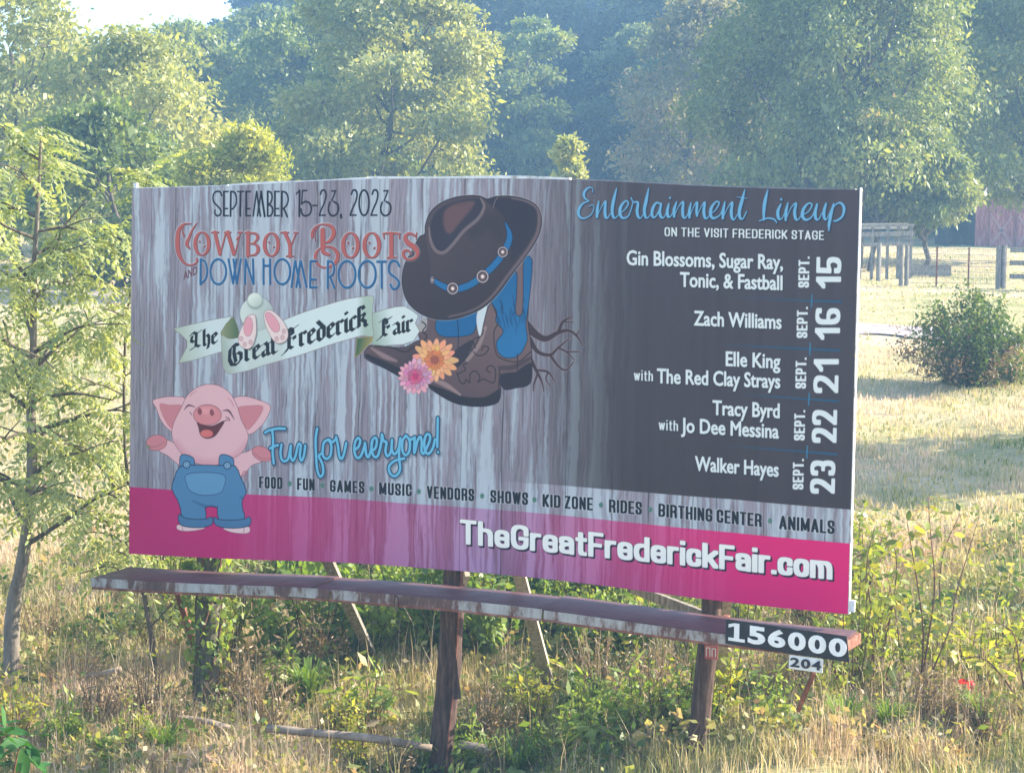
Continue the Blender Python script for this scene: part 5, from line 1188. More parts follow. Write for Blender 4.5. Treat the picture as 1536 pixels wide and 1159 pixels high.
def walnut(name, label, trunk, y, r0, branches, seed, nb, zr, blen, keep=300, dens=9.0, group=None, thin=0.0):
    """young tree with long compound leaves; trunk traced on the picture at distance y"""
    rng = np.random.default_rng(seed); T = np.array([at_y(px, py, y + 0.12 * math.sin(i)) for i, (px, py) in enumerate(trunk)])
    b0 = T[0].copy(); g = float(ground(b0[0], b0[1])); T = np.vstack([[b0[0], b0[1], g - .1], T[1:]]); Tc = cr(T, 4)
    base = np.array([T[0][0], T[0][1], g]); t = thing(name, label, 'tree', base, 0, group)
    R = r0 * (1 - .88 * np.linspace(0, 1, len(Tc)) ** .8); R[0] *= 1.25
    mb = MB().tube(Tc - base, R, 9, wob=.07, seed=seed); mb.build('trunk', bark_p if seed % 2 else bark, t, True)
    att = []
    def branch(P, ra, rb):
        P = cr(np.array(P), 4); MB().tube(P - base, np.linspace(ra, rb, len(P)), 5, wob=.05, seed=seed).build('branch', bark, t, True)
        L = np.linalg.norm(P[-1] - P[0]); n = int(L * dens * 1.15)
        for k in range(n):
            f = .22 + .78 * rng.random(); i = f * (len(P) - 1); a = int(i); a = min(a, len(P) - 2); p = P[a] + (P[a + 1] - P[a]) * (i - a)
            d = unit((P[a + 1] - P[a])) * rng.uniform(.1, .8) + rng.normal(0, .7, 3); d[2] = rng.uniform(-.55, .35); att.append((p, d))
    for br in branches:
        branch([at_y(px, py, y + dy) for px, py, dy in br], r0 * .30, .006)
    for k in range(nb):
        z = zr[0] + (zr[1] - zr[0]) * (k + rng.random()) / nb; c = np.array([np.interp(z, Tc[:, 2], Tc[:, 0]), np.interp(z, Tc[:, 2], Tc[:, 1]), z]); az = k * 2.4 + rng.uniform(-.5, .5)
        f = (z - zr[0]) / (zr[1] - zr[0]); L = blen * (1 - .55 * f ** 1.5) * rng.uniform(.65, 1.1); dr = np.array([math.cos(az), math.sin(az), 0])
        rise = rng.uniform(.15, .75); P = [c, c + dr * L * .35 + np.array([0, 0, L * rise * .35]), c + dr * L * .7 + rng.normal(0, .06, 3) + np.array([0, 0, L * rise * .6]), c + dr * L + rng.normal(0, .08, 3) + np.array([0, 0, L * rise * .62])]
        branch(P, r0 * (.32 - .15 * f), .004)
        for m_ in range(2):
            q = P[1 + m_]; a2 = az + rng.choice([-1, 1]) * rng.uniform(.5, 1.0); d2 = np.array([math.cos(a2), math.sin(a2), .35]); branch([q, q + d2 * L * .25, q + d2 * L * .45 - np.array([0, 0, .03])], .010, .003)
    for k in range(26): p = Tc[-1 - rng.integers(0, 6)]; att.append((p, np.array([rng.normal(), rng.normal(), rng.uniform(-.2, .8)])))
    att = [a for a in att if not (abs((a[0] - BC) @ BA) < BW / 2 + .15 and (a[0] - BC) @ BN < .55 and a[0][2] > 1.2)]
    # leaves nearest the viewer are objects, the rest one mass
    att.sort(key=lambda a: a[0][1]); big = []
    for i, (p, d) in enumerate(att):
        v = rng.integers(0, 4); M3 = rotm(d, rng.uniform(-.5, .5)); s = rng.uniform(.75, 1.2); q = p - base
        if i < keep:
            o = add('leaf', FRM[v], t); m4 = Matrix.Identity(4)
            for a in range(3):
                for b in range(3): m4[a][b] = float(M3[a, b] * s)
                m4[a][3] = float(q[a])
            o.matrix_local = m4
        else: big.append((v, M3 * s, q))
    if big:
        V = []; F = []; Tn = []; n = 0
        for v, M3, q in big:
            fv, ff, ft = FR[v]; V.append(fv @ M3.T + q); F += [tuple(n + i for i in f) for f in ff]; dt = rng.uniform(-.18, .18); Tn += [x + dt for x in ft]; n += len(fv)
        fa = np.array([f if len(f) == 4 else f for f in F]); o = add('foliage', mesh_from('foliage', np.vstack(V), fa, [L_gold], np.clip(Tn, 0, 1)), t); o['kind'] = 'stuff'
    return t
walnut('young_walnut_tree', 'young walnut tree with a kinked grey trunk at the left edge', [(19, 1032), (17, 960), (21, 900), (33, 845), (44, 765), (48, 690), (46, 610), (49, 560), (50, 480), (51, 400), (56, 320), (60, 240), (62, 190)], 21.4, .095,
       [[(42, 757, 0), (75, 738, .1), (128, 750, .2), (165, 790, .2)], [(44, 752, 0), (18, 720, -.2), (-20, 700, -.3)], [(49, 579, 0), (25, 560, .2), (5, 480, .3)], [(60, 414, 0), (84, 370, .2), (96, 340, .3), (130, 300, .4)],
        [(55, 430, 0), (23, 393, -.1), (-5, 340, -.2)], [(52, 560, 0), (76, 528, .2), (107, 505, .3), (146, 470, .4)], [(50, 600, 0), (110, 590, -.2), (170, 600, -.2)], [(52, 640, .1), (100, 660, .3), (150, 700, .4), (190, 760, .4)]], 401, 26, (1.9, 6.0), 1.55, 170)
walnut('young_walnut_tree', 'slender walnut tree half hidden behind the left end of the board', [(233, 1020), (228, 960), (216, 890), (205, 800), (190, 700), (186, 600), (190, 480), (205, 380), (215, 300), (222, 262)], 21.9, .036,
       [[(216, 890, 0), (170, 850, -.1), (120, 860, -.2)], [(210, 830, 0), (160, 800, .1), (110, 800, .2)], [(225, 940, 0), (262, 900, .1), (290, 860, .1)]], 402, 22, (1.3, 5.4), 1.15, 130, 9.5)

# ------------------------------------------------------------------ bushes and weeds
def bush_mesh(seed, H, R, stems, per, leaf, lw=.45, droop=.2, mat=None, smat=None, low=.1, t0=.5):
    rng = np.random.default_rng(seed); mb = MB(); C = []; tt = []
    for i in range(stems):
        az = rng.uniform(0, 6.28); r = R * math.sqrt(rng.random()); h = H * (1 - .45 * (r / R) ** 2) * rng.uniform(.65, 1.05); e = np.array([math.cos(az) * r, math.sin(az) * r, h]); b = e * np.array([.25, .25, 0])
        m_ = b * .5 + e * .5 + rng.normal(0, .05 * R, 3); mb.tube([b, m_, e], [.008 + .004 * H, .006, .002], 3, cap=False)
        f = low + (1 - low) * rng.random(per) ** .8; q = np.where(f[:, None] < .5, b + (m_ - b) * (f[:, None] * 2), m_ + (e - m_) * (f[:, None] * 2 - 1)); C.append(q + rng.normal(0, .045 * R + .02, (per, 3))); tt.append(t0 + rng.uniform(-.15, .15) + rng.uniform(-.2, .2, per))
    C = np.vstack(C); V, F = leaf_quads(C, leaf, leaf * lw, rng, droop, None, 1.0)
    return mb.mesh('stems', smat or stem_r, False), mesh_from('leaves', V, F, [mat or L_weed], np.clip(np.concatenate(tt), 0, 1))
def put_bush(name, label, M2, x, y, s=1.0, rz=0, group=None, cat='bush', dz=-.02):
    t = thing(name, label, cat, (x, y, float(ground(x, y)) + dz), rz, group, s); add('stems', M2[0], t); add('leaves', M2[1], t); return t
def px2x(px, y): return float(at_y(px, 500, y)[0])
# the round bush on the slope at the right
o = put_bush('round_bush', 'round overgrown bush alone on the sunny slope right of the board', bush_mesh(501, 1.95, 1.25, 90, 110, .085, .45, .3, L_mid, low=.0, t0=.2), px2x(1450, 41), 41.0, 1, 0)
add('side_shoots', bush_mesh(503, 1.5, .8, 34, 70, .08, .45, .3, L_mid, low=.0, t0=.3)[1], o, (.95, .25, 0)); add('side_shoots', bush_mesh(504, 2.3, .5, 12, 40, .08, .45, .3, L_mid, low=.3, t0=.5)[1], o, (.1, .1, 0)); add('dry_stems', bush_mesh(502, 1.45, 1.5, 60, 50, .07, .35, .3, L_dry, low=.2, t0=.35)[1], o, (-.15, -.25, 0))
# green thicket under and behind the board
BK = [bush_mesh(510 + i, .95 + .12 * i, .62, 30, 46, .085 + .01 * (i % 2), .5, .25, L_weed, t0=.45 + .08 * (i % 3)) for i in range(4)]
rng = np.random.default_rng(31); firsts = {}
where = {0: 'left of the middle post', 1: 'between the middle and right posts', 2: 'by the right post', 3: 'by the vine covered post'}
for i in range(34):
    px = rng.uniform(400, 985); y = rng.uniform(22.4, 29); k = int(rng.integers(0, 4)); x = px2x(px, y); s = rng.uniform(.65, 1.15)
    if i < 12: px = 560 + i * 30 + rng.uniform(-12, 12); y = 22.6 + rng.uniform(0, 2.0); x = px2x(px, y)
    loc = (x, y, float(ground(x, y)) - .02)
    side = ('far left' if px < 480 else 'near the dark left brace' if px < 580 else 'just left of the middle post' if px < 665 else 'just right of the middle post' if px < 750 else 'by the pale slanting brace' if px < 850 else 'left of the right post' if px < 930 else 'close to the right post') + (', front row' if y < 24 else ', middle row' if y < 26.5 else ', back row')
    if k not in firsts:
        t = put_bush('thicket_bush', '', BK[k], x, y, s, rng.uniform(0, 6), '', 'bush'); firsts[k] = t
    else: t = copy_tree(firsts[k]); t.location = loc; t.rotation_euler = (0, 0, rng.uniform(0, 6)); t.scale = (s, s, s * rng.uniform(.85, 1.15))
    t['label'] = 'green thicket bush under the board, ' + side; t['group'] = 'thicket bushes ' + side
# taller weeds at other places: (px, distance, scale, kind, label)
WK = [bush_mesh(530, .75, .32, 14, 30, .075, .4, .1, L_weed), bush_mesh(531, .85, .35, 16, 26, .07, .4, .1, L_sap, t0=.5), bush_mesh(532, .8, .45, 34, 16, .05, .25, .1, L_dry, L_dry), bush_mesh(533, 1.1, .5, 24, 30, .07, .45, .3, L_sap, t0=.35)]
spots = [(30, 19.8, .9, 1), (95, 19.6, .8, 0), (150, 20.4, .9, 2), (200, 19.5, .8, 1), (225, 20.6, 1.0, 2), (265, 19.9, .8, 2), (120, 21.5, .9, 2), (60, 23, .9, 2), (350, 21.0, 1.1, 2), (395, 20.4, 1.2, 2), (430, 21.2, 1.0, 0), (470, 22, 1.1, 2), (520, 20.3, .8, 1), (560, 20.7, .9, 0), (600, 19.6, .8, 2),
         (545, 19.8, .7, 1), (705, 19.9, .9, 0), (735, 20.5, 1.0, 2), (770, 19.7, .8, 2), (810, 20.8, .9, 1), (850, 19.8, 1.0, 0), (890, 20.3, .9, 0), (925, 19.5, 1.0, 0), (960, 19.8, 1.1, 0), (1000, 19.4, 1.0, 1), (1035, 19.3, 1.1, 0), (1080, 19.4, 1.1, 1), (1110, 19.9, 1.0, 0), (990, 21, 1.0, 2), (905, 21.5, 1.0, 2),
         (1160, 20.3, .9, 2), (1210, 20.8, .9, 2), (1250, 19.8, .9, 1), (1290, 20.4, 1.2, 3), (1305, 22.0, 1.2, 3), (1296, 24.5, 1.1, 3), (1120, 22.5, 1.0, 3), (1170, 24, 1.0, 3), (1230, 23, 1.1, 3), (1430, 21, 1.0, 1), (1480, 20.5, 1.0, 1), (1520, 21.2, 1.1, 1), (1445, 19.4, .8, 2),
         (1500, 19.2, .8, 2), (1400, 19.6, .9, 2), (1180, 19.2, .8, 0), (1060, 21.8, .9, 3), (880, 23.5, 1.0, 3), (330, 22.5, 1.1, 3), (285, 23.5, 1.1, 3), (250, 25, 1.2, 3), (380, 24.5, 1.1, 3)]
WN = ['green broad leaved weed', 'yellow green weed', 'clump of dry brown stalks', 'tall yellow green shrub']; wf = {}
for px, y, s, k in spots:
    zone = 'left of the board' if px < 190 else 'under the left part of the board' if px < 480 else 'under the middle of the board' if px < 880 else 'under the right part of the board' if px < 1270 else 'right of the board'
    if k not in wf: wf[k] = t = put_bush(['weed', 'weed', 'dry_weed', 'shrub'][k], '', WK[k], px2x(px, y), y, s, rng.uniform(0, 6), '', ['weed', 'weed', 'weed', 'shrub'][k])
    else: t = copy_tree(wf[k]); x = px2x(px, y); t.location = (x, y, float(ground(x, y)) - .02); t.rotation_euler = (0, 0, rng.uniform(0, 6)); t.scale = (s, s, s)
    t['label'] = WN[k] + ' in the long grass ' + zone; t['group'] = {0: 'green broad leaved weeds ', 1: 'yellow green weeds ', 2: 'clumps of dry brown stalks ', 3: 'tall yellow green shrubs '}[k] + zone

# saplings with single leaves one can tell apart, right of the board
def big_leaf(L=.11, W=.06):
    s = np.linspace(0, 1, 5); V = []; 
    for f in s: w = W * .5 * math.sin(math.pi * min(1, f * .92 + .06)) ** .8; V += [(f * L, -w, -.12 * L * f * f + .02 * L), (f * L, 0, -.16 * L * f * f), (f * L, w, -.12 * L * f * f + .02 * L)]
    F = []
    for i in range(4):
        for j in range(2): a = i * 3 + j; F.append((a, a + 3, a + 4, a + 1))
    return np.array(V), np.array(F)
def leaf_meshes(mat, ts, L=.11, W=.06):
    v, f = big_leaf(L, W); return [mesh_from('leaf', v, f, [mat], np.full(len(f), t), smooth_shade=True) for t in ts]
SL = leaf_meshes(L_sap, (.2, .4, .55, .7, .9))
def sapling(name, label, stems, y, seed, n, LM, r=.012, lsc=1.0, smat=stem_r, cat='sapling', low=.35):
    rng = np.random.default_rng(seed); P0 = at_y(stems[0][0][0], stems[0][0][1], y); g = float(ground(P0[0], P0[1])); base = np.array([P0[0], P0[1], g]); t = thing(name, label, cat, base)
    for st in stems:
        P = np.array([at_y(a, b, y + .15 * math.sin(a)) for a, b in st]); P[0] = [P[0][0], P[0][1], float(ground(P[0][0], P[0][1])) - .05] if st[0] == stems[0][0] else P[0]
        P = cr(P, 4); MB().tube(P - base, np.linspace(r, .003, len(P)), 5).build('stem', smat, t)
        for k in range(n):
            f = low + (1 - low) * rng.random(); i = f * (len(P) - 1); a = min(int(i), len(P) - 2); p = P[a] + (P[a + 1] - P[a]) * (i - a)
            d = rng.normal(0, 1, 3); d[2] = rng.uniform(-.8, .3); d = unit(d); tw = p + d * rng.uniform(.02, .16); M3 = rotm(d, rng.uniform(-1, 1)); s = rng.uniform(.7, 1.25) * lsc
            o = add('leaf', LM[rng.integers(0, len(LM))], t); m4 = Matrix.Identity(4)
            for a_ in range(3):
                for b_ in range(3): m4[a_][b_] = float(M3[a_, b_] * s)
                m4[a_][3] = float((tw - base)[a_])
            o.matrix_local = m4
    return t
sapling('sapling', 'thin sapling with reddish stems and yellow leaves right of the board', [[(1378, 1062), (1392, 960), (1402, 880), (1395, 790), (1392, 745)], [(1378, 1062), (1385, 950), (1372, 850), (1360, 780)], [(1380, 1050), (1418, 960), (1440, 900)], [(1378, 1062), (1352, 990), (1345, 930), (1330, 860)]], 20.4, 601, 30, SL)
sapling('sapling', 'spindly bare topped sapling behind the reddish stemmed one', [[(1425, 1000), (1432, 900), (1452, 830), (1470, 770)], [(1425, 1000), (1410, 900), (1415, 830), (1440, 770)]], 22.6, 602, 14, SL, .010)
sapling('sapling', 'low leafy sapling beside the lower right edge of the board', [[(1312, 1010), (1308, 930), (1300, 850), (1312, 790)], [(1312, 1010), (1335, 930), (1345, 850), (1335, 790)], [(1312, 1010), (1290, 950), (1285, 900)]], 21.2, 603, 34, SL)
sapling('sapling', 'arching yellow green sapling near the lower right corner', [[(1545, 1080), (1500, 1010), (1470, 985), (1440, 990)], [(1545, 1080), (1530, 1000), (1520, 950), (1490, 930)], [(1545, 1080), (1536, 1040), (1500, 1040)]], 20.0, 604, 22, SL)
t = thing('red_leaf_sprig', 'single bright red leaf on a stalk low right of the board', 'leaf', at_y(1457, 1085, 19.9)); RL = leaf_meshes(leaf_mat('red leaf', [(.2, (.55, .03, .04)), (.8, (.7, .06, .07))], .4), (.5,), .10, .08)
b0 = at_y(1457, 1085, 19.9); tip = at_y(1455, 1022, 19.9); MB().tube([np.array([0, 0, -.2]), (tip - b0) * .6 + np.array([.02, 0, 0]), tip - b0], .004, 4).build('stem', stem_r, t)
for k, (dx, rz) in enumerate(((-.02, 2.8), (.0, .5), (.01, 1.6))): add('leaf', RL[0], t, tuple(tip - b0 + np.array([dx, 0, .0])), (.9, .5 * k, rz))
# small plants in front, below the middle
GL = leaf_meshes(L_weed, (.4, .6, .8, .95), .15, .055)
sapling('leafy_plant', 'light green seedling with arching leaves left of the middle post', [[(552, 1100), (552, 1050), (548, 1010)], [(552, 1100), (575, 1050), (600, 1030)], [(552, 1100), (530, 1060), (515, 1035)]], 20.6, 605, 12, GL, .007, 1, stem_r, 'plant', .2)
sapling('leafy_plant', 'leafy plant with pale undersides at the foot of the right post', [[(960, 1150), (955, 1100), (950, 1060)], [(960, 1150), (1010, 1090), (1050, 1070)], [(960, 1150), (910, 1100), (880, 1080)], [(980, 1150), (1060, 1120), (1120, 1090)], [(1000, 1160), (1090, 1140), (1160, 1110)], [(1000, 1170), (1040, 1110), (1060, 1060)], [(930, 1170), (900, 1130), (860, 1100)], [(1060, 1170), (1110, 1120), (1150, 1080)]], 19.2, 606, 34, GL, .008, 1, stem_r, 'plant', .2)
sapling('leafy_plant', 'leafy plant in the grass between the middle and right posts', [[(800, 1060), (808, 1010), (822, 985)], [(800, 1060), (850, 1010), (880, 990)], [(800, 1060), (770, 1020), (760, 990)]], 21.4, 607, 14, GL, .007, .9, stem_r, 'plant', .2)
DG = leaf_meshes(leaf_mat('deep green leaves', [(.1, (.02, .09, .02)), (.9, (.05, .16, .03))], .4), (.2, .5, .8), .19, .075)
sapling('leafy_plant', 'deep green broad leaved plant at the lower left corner', [[(-30, 1230), (-5, 1150), (10, 1100)], [(-30, 1230), (20, 1160), (40, 1110)], [(-30, 1230), (-20, 1140), (-30, 1090)], [(-30, 1230), (10, 1190), (45, 1160)]], 11.5, 608, 11, DG, .008, .8, stem_r, 'plant', .45)

# climbing vine on the left post
def vine():
    rng = np.random.default_rng(77); P, R = POSTS[2]; base = np.array([P[-1][0], P[-1][1], float(ground(P[-1][0], P[-1][1]))]); t = thing('climbing_vine', 'climbing vine wrapped round the left post of the board', 'vine', base)
    zz_ = np.array([p[2] for p in P])[::-1]
    def axis(z): return np.array([np.interp(z, zz_, [p[i] for p in P][::-1]) for i in (0, 1)] + [z])
    for k in range(4):
        zs = np.linspace(base[2], 2.6, 18); Q = [axis(z) + np.array([math.cos(k * 1.6 + z * 2.2), math.sin(k * 1.6 + z * 2.2), 0]) * .13 - base for z in zs]; MB().tube(Q, .010, 4).build('stem', stem_r, t)
    C = []
    for i in range(1150):
        z = base[2] + .25 + (2.7 - base[2]) * rng.random() ** .75; w = .10 + .07 * math.exp(-((z - 1.7) / .5) ** 2) + .02; a = rng.uniform(0, 6.28); C.append(axis(z) + np.array([math.cos(a) * w * rng.uniform(.8, 1.6), math.sin(a) * w * rng.uniform(.8, 1.5), rng.normal(0, .03)]) - base)
    V, F = leaf_quads(np.array(C), .065, .045, rng, .7); o = add('foliage', mesh_from('foliage', V, F, [L_weed], rng.uniform(.2, .8, len(F))), t); o['kind'] = 'stuff'
vine()

# ------------------------------------------------------------------ grass, one mass per zone
def patch(x, y):
    """0 green to 1 straw"""
    v = .58 + .22 * np.sin(x * .9 + y * .35 + 1) * np.sin(y * .55 - x * .2) + .16 * np.sin(x * 2.1 - y * 1.3) + .10 * np.sin(x * 4.7 + y * 3.1) + .08 * (y > 25)
    v = v - .35 * np.exp(-(((x + .3) / 2.2) ** 2 + ((y - 24.5) / 2.6) ** 2)) + .18 * np.exp(-(((x + 5) / 2.4) ** 2 + ((y - 23.5) / 3.5) ** 2))
    return v
L_grass = leaf_mat('meadow grass', [(.02, (.10, .17, .035)), (.28, (.24, .28, .08)), (.5, (.46, .41, .19)), (.72, (.64, .52, .33)), (.95, (.68, .53, .41))], .42, 0.0, (1.1, 1.0, .75))
def grass(name, label, n, yr, hh, ww, seed, seg=2, tint=0.0, bend=.5, half=.34, power=1.0):
    rng = np.random.default_rng(seed); y = yr[0] + (yr[1] - yr[0]) * rng.random(n) ** power; x = rng.uniform(-1, 1, n) * (half * y + .4)
    pc = cr(np.array([(-30, 60), (-14, 57), (-2, 55), (6, 51.5), (9.5, 49.5), (13, 47), (19, 42), (30, 36)], float), 8); off_path = np.abs(y - np.interp(x, pc[:, 0], pc[:, 1])) > 1.0
    x, y = x[off_path], y[off_path]; n = len(x)
    cl = np.sin(x * 5.1 + 2 * np.sin(y * 3.3)) * np.sin(y * 4.7 + 1.7 * np.sin(x * 2.9)); keep = rng.random(n) < (.62 + .38 * cl)
    x, y = x[keep], y[keep]; n = len(x); z = ground(x, y); p = patch(x, y)
    h = rng.uniform(hh[0], hh[1], n) * (.85 + .35 * cl[keep]) * (1 + .25 * (p > .6)); az = rng.uniform(0, 6.28, n) ; lean = (.05 + bend * rng.random(n) ** 1.5) * h; wd = rng.uniform(ww[0], ww[1], n)
    dx, dy = np.cos(az), np.sin(az); wx, wy = -dy * wd / 2, dx * wd / 2; B = np.stack([x, y, z], 1); D = np.stack([dx, dy, np.zeros(n)], 1); W = np.stack([wx, wy, np.zeros(n)], 1); Z = np.array([0, 0, 1.0])
    m_ = B + D * (lean * .3)[:, None] + Z * (h * .6)[:, None]; e = B + D * lean[:, None] + Z * (h * np.sqrt(np.clip(1 - (lean / h * .6) ** 2, .2, 1)))[:, None]
    V = np.stack([B - W, B + W, m_ + W * .75, m_ - W * .75, e], 1).reshape(-1, 3); i = np.arange(n) * 5
    F3 = np.concatenate([np.stack([i, i + 1, i + 2], 1), np.stack([i, i + 2, i + 3], 1), np.stack([i + 3, i + 2, i + 4], 1)]); t = np.clip(p + tint + rng.normal(0, .17, n), 0, 1)
    o = add(name, mesh_from(name, V, F3, [L_grass], np.concatenate([t] * 3))); tag(o, label, 'grass', None, 'stuff'); return o
grass('long_grass', 'long dry grass with green blades round the billboard posts', 185000, (18.2, 27), (.07, .31), (.006, .014), 701, bend=1.15)
grass('meadow_grass', 'shorter sunlit grass on the slope behind the board', 150000, (26, 46), (.035, .115), (.012, .03), 702, power=1.2)
grass('pasture_grass', 'short pasture grass up to the fence and the wood', 90000, (45, 100), (.03, .08), (.03, .07), 703)
grass('tall_straw', 'scattered tall straw stems over the long grass', 3500, (18.4, 26), (.4, .7), (.004, .008), 704, tint=.3, bend=.35)
grass('bank_grass', 'grass on the bank below the viewer', 30000, (7, 18.2), (.12, .35), (.008, .016), 705, half=.3)
def ground_cover():
    rng = np.random.default_rng(801); C = []; T = []
    for i in range(680):
        y = 18.6 + 9 * rng.random() ** 1.1; x = rng.uniform(-1, 1) * (.262 * y); p = float(patch(np.array(x), np.array(y))); n = rng.integers(16, 60); r = rng.uniform(.08, .3); hh = rng.uniform(.08, .42)
        q = np.stack([x + rng.normal(0, r, n), y + rng.normal(0, r, n), rng.uniform(.3, 1, n) * hh], 1); q[:, 2] += ground(q[:, 0], q[:, 1]); C.append(q); T.append(np.clip(.45 + .5 * (p - .5) + rng.uniform(-.35, .35) + rng.normal(0, .12, n), 0, 1))
    C = np.vstack(C); V, F = leaf_quads(C, .075, .042, rng, .1); m = leaf_mat('mixed low leaves', [(.05, (.05, .11, .02)), (.35, (.15, .22, .05)), (.6, (.36, .35, .12)), (.78, (.46, .37, .22)), (.95, (.34, .22, .15))], .45, 0)
    o = add('ground_cover', mesh_from('ground_cover', V, F, [m], np.concatenate(T))); tag(o, 'low weeds and seedlings mixed into the long grass', 'weeds', None, 'stuff')
ground_cover()
def tuft_mesh(seed, n, H, mat, spread=.16, w=.010):
    rng = np.random.default_rng(seed); az = rng.uniform(0, 6.28, n); h = H * rng.uniform(.55, 1, n); r0 = spread * .35 * np.sqrt(rng.random(n)); B = np.stack([np.cos(az) * r0, np.sin(az) * r0, np.zeros(n)], 1); D = np.stack([np.cos(az), np.sin(az), np.zeros(n)], 1); W = np.stack([-np.sin(az), np.cos(az), np.zeros(n)], 1) * w; L = (h * rng.uniform(.25, .9, n))[:, None]; Z = np.array([0, 0, 1.0])
    a = B + D * L * .25 + Z * (h * .55)[:, None]; b = B + D * L * .62 + Z * (h * .9)[:, None]; c = B + D * L + Z * (h * .82)[:, None]
    V = np.stack([B - W, B + W, a + W, a - W, b + W * .7, b - W * .7, c], 1).reshape(-1, 3); i = np.arange(n) * 7
    F = np.concatenate([np.stack([i, i + 1, i + 2, i + 3], 1), np.stack([i + 3, i + 2, i + 4, i + 5], 1), np.stack([i + 5, i + 4, i + 6, i + 6], 1)]); F = F[:2 * n] if False else F
    F3 = np.concatenate([np.stack([i, i + 1, i + 2], 1), np.stack([i, i + 2, i + 3], 1), np.stack([i + 3, i + 2, i + 4], 1), np.stack([i + 3, i + 4, i + 5], 1), np.stack([i + 5, i + 4, i + 6], 1)])
    return mesh_from('grass_tuft', V, F3, [mat], np.clip(np.concatenate([rng.uniform(.1, .6, n)] * 5), 0, 1))
L_tuft = leaf_mat('green tufted grass', [(.05, (.10, .20, .03)), (.5, (.24, .33, .07)), (.9, (.45, .43, .14))], .45, .12)
TU = [tuft_mesh(810 + i, 110, .48 + .08 * i, L_tuft) for i in range(2)]
for k, (px, y, s_, where) in enumerate(((790, 19.6, 1.15, 'between the middle and right posts, nearest the viewer'), (745, 19.9, .9, 'just right of the middle post foot'), (470, 21.2, 1.1, 'left of the middle post, before the green thicket'), (640, 19.8, .8, 'just left of the middle post foot'),
        (1280, 19.2, .9, 'below the right end of the number plate'), (1350, 19.3, .8, 'low right, under the reddish stemmed sapling'), (250, 19.5, .9, 'before the vine covered post'), (100, 19.6, .8, 'right of the walnut trunk, at the bottom edge'), (900, 20.9, .9, 'left of the right post'), (1490, 19.4, .9, 'at the lower right corner'))):
    x = px2x(px, y); t = tag(add('grass_tuft', TU[k % 2], None, (x, y, float(ground(x, y)) - .02), (0, 0, k * 1.3), s_), 'arching green grass tuft ' + where, 'grass tuft', 'green grass tufts in the long grass')
# ------------------------------------------------------------------ fence, gate, barn, dead wood
wood_f = surf('grey fence wood', [(.3, (.10, .095, .09)), (.55, (.24, .22, .20)), (.75, (.36, .33, .30))], 6, 5, .9, (4, 4, .8), .5)
wire = surf('galvanised wire', [(.3, (.22, .21, .20)), (.7, (.36, .35, .34))], 9, 3, .5, metal=.4)
def g3(x, y, dz=0.0): return np.array([x, y, float(ground(x, y)) + dz])
def P2(px, y): return float(at_y(px, 400, y)[0])
FY = 66.0
x0 = P2(1292, FY); 
f = thing('wire_fence', 'woven wire fence on thin posts in front of the red barn', 'fence', g3(P2(1358, FY), FY)); fb = np.array(f.location)
def fpart(mb, name, mat, par=None):
    mb.V = [tuple(np.array(v) - fb) for v in mb.V]; return mb.build(name, mat, par or f)
for px, y, h, r in ((1352, FY, 1.30, .075), (1360, FY + .1, 1.26, .07), (1318, FY + 3, 1.25, .08)): x = P2(px, y); fpart(MB().tube([g3(x, y, -.2), g3(x, y, h * .5), g3(x, y, h)], [r, r * .95, r * .9], 8, wob=.05), 'post', wood_f)
for px in (1405, 1453): x = P2(px, FY - .3); fpart(MB().beam(g3(x, FY - .3, -.2), g3(x, FY - .3, 1.25), .045, .045, (0, 1, 0)), 'thin_post', rust)
for px in (1498, 1506): x = P2(px, FY - .6); fpart(MB().tube([g3(x, FY - .6, -.2), g3(x, FY - .6, 1.36)], .085, 8), 'post', wood_f)
for k, dz in enumerate((.12, .30, .48, .66, .84, 1.02, 1.2)):
    xs = [P2(px, FY - .3) for px in (1360, 1405, 1453, 1498)]; fpart(MB().tube([g3(x, FY - .3, dz) for x in xs], .008, 3), 'wire', wire)
m = MB()
for k in range(52):
    x = P2(1361 + k * 2.7, FY - .3); m.tube([g3(x, FY - .3, .1), g3(x, FY - .3, 1.2)], .004, 3)
o = fpart(m, 'wire_mesh', wire); o['kind'] = 'stuff'
r = thing('rail_fence', 'grey board rail fence running out of the right edge', 'fence', g3(P2(1512, FY), FY)); rb = np.array(r.location)
for dz in (.40, .82, 1.22):
    m = MB().beam(g3(P2(1506, FY), FY - .75, dz), g3(P2(1620, FY), FY - 1.2, dz), .04, .15); m.V = [tuple(np.array(v) - rb) for v in m.V]; m.build('rail', wood_f, r)
for px in (1560, 1612):
    m = MB().tube([g3(P2(px, FY), FY - .9, -.2), g3(P2(px, FY), FY - .9, 1.3)], .08, 8); m.V = [tuple(np.array(v) - rb) for v in m.V]; m.build('post', wood_f, r)
gt = thing('wooden_hay_rack', 'pale plank rack standing under the small tree right of the board', 'rack', g3(P2(1330, 70), 70)); gb = np.array(gt.location)
def gpart(mb, name, mat): mb.V = [tuple(np.array(v) - gb) for v in mb.V]; return mb.build(name, mat, gt)
for dz, h in ((1.50, .16), (1.78, .08), (1.16, .12)): gpart(MB().beam(g3(P2(1285, 70), 70, dz), g3(P2(1370, 70), 70, dz), .05, h), 'plank', wood_gr)
gpart(MB().beam(g3(P2(1285, 70), 71.2, 1.7), g3(P2(1370, 70), 71.2, 1.7), .05, .2), 'plank', wood_pl)
for px in (1290, 1308, 1331, 1347, 1366): gpart(MB().beam(g3(P2(px, 70), 70.07, -.1), g3(P2(px, 70), 70.07, 1.82), .09, .09, (0, 1, 0)), 'upright', wood_f)
w2 = thing('water_trough', 'dark trough lying in the grass behind the wire fence', 'trough', g3(P2(1392, 72), 72)); wb_ = np.array(w2.location)
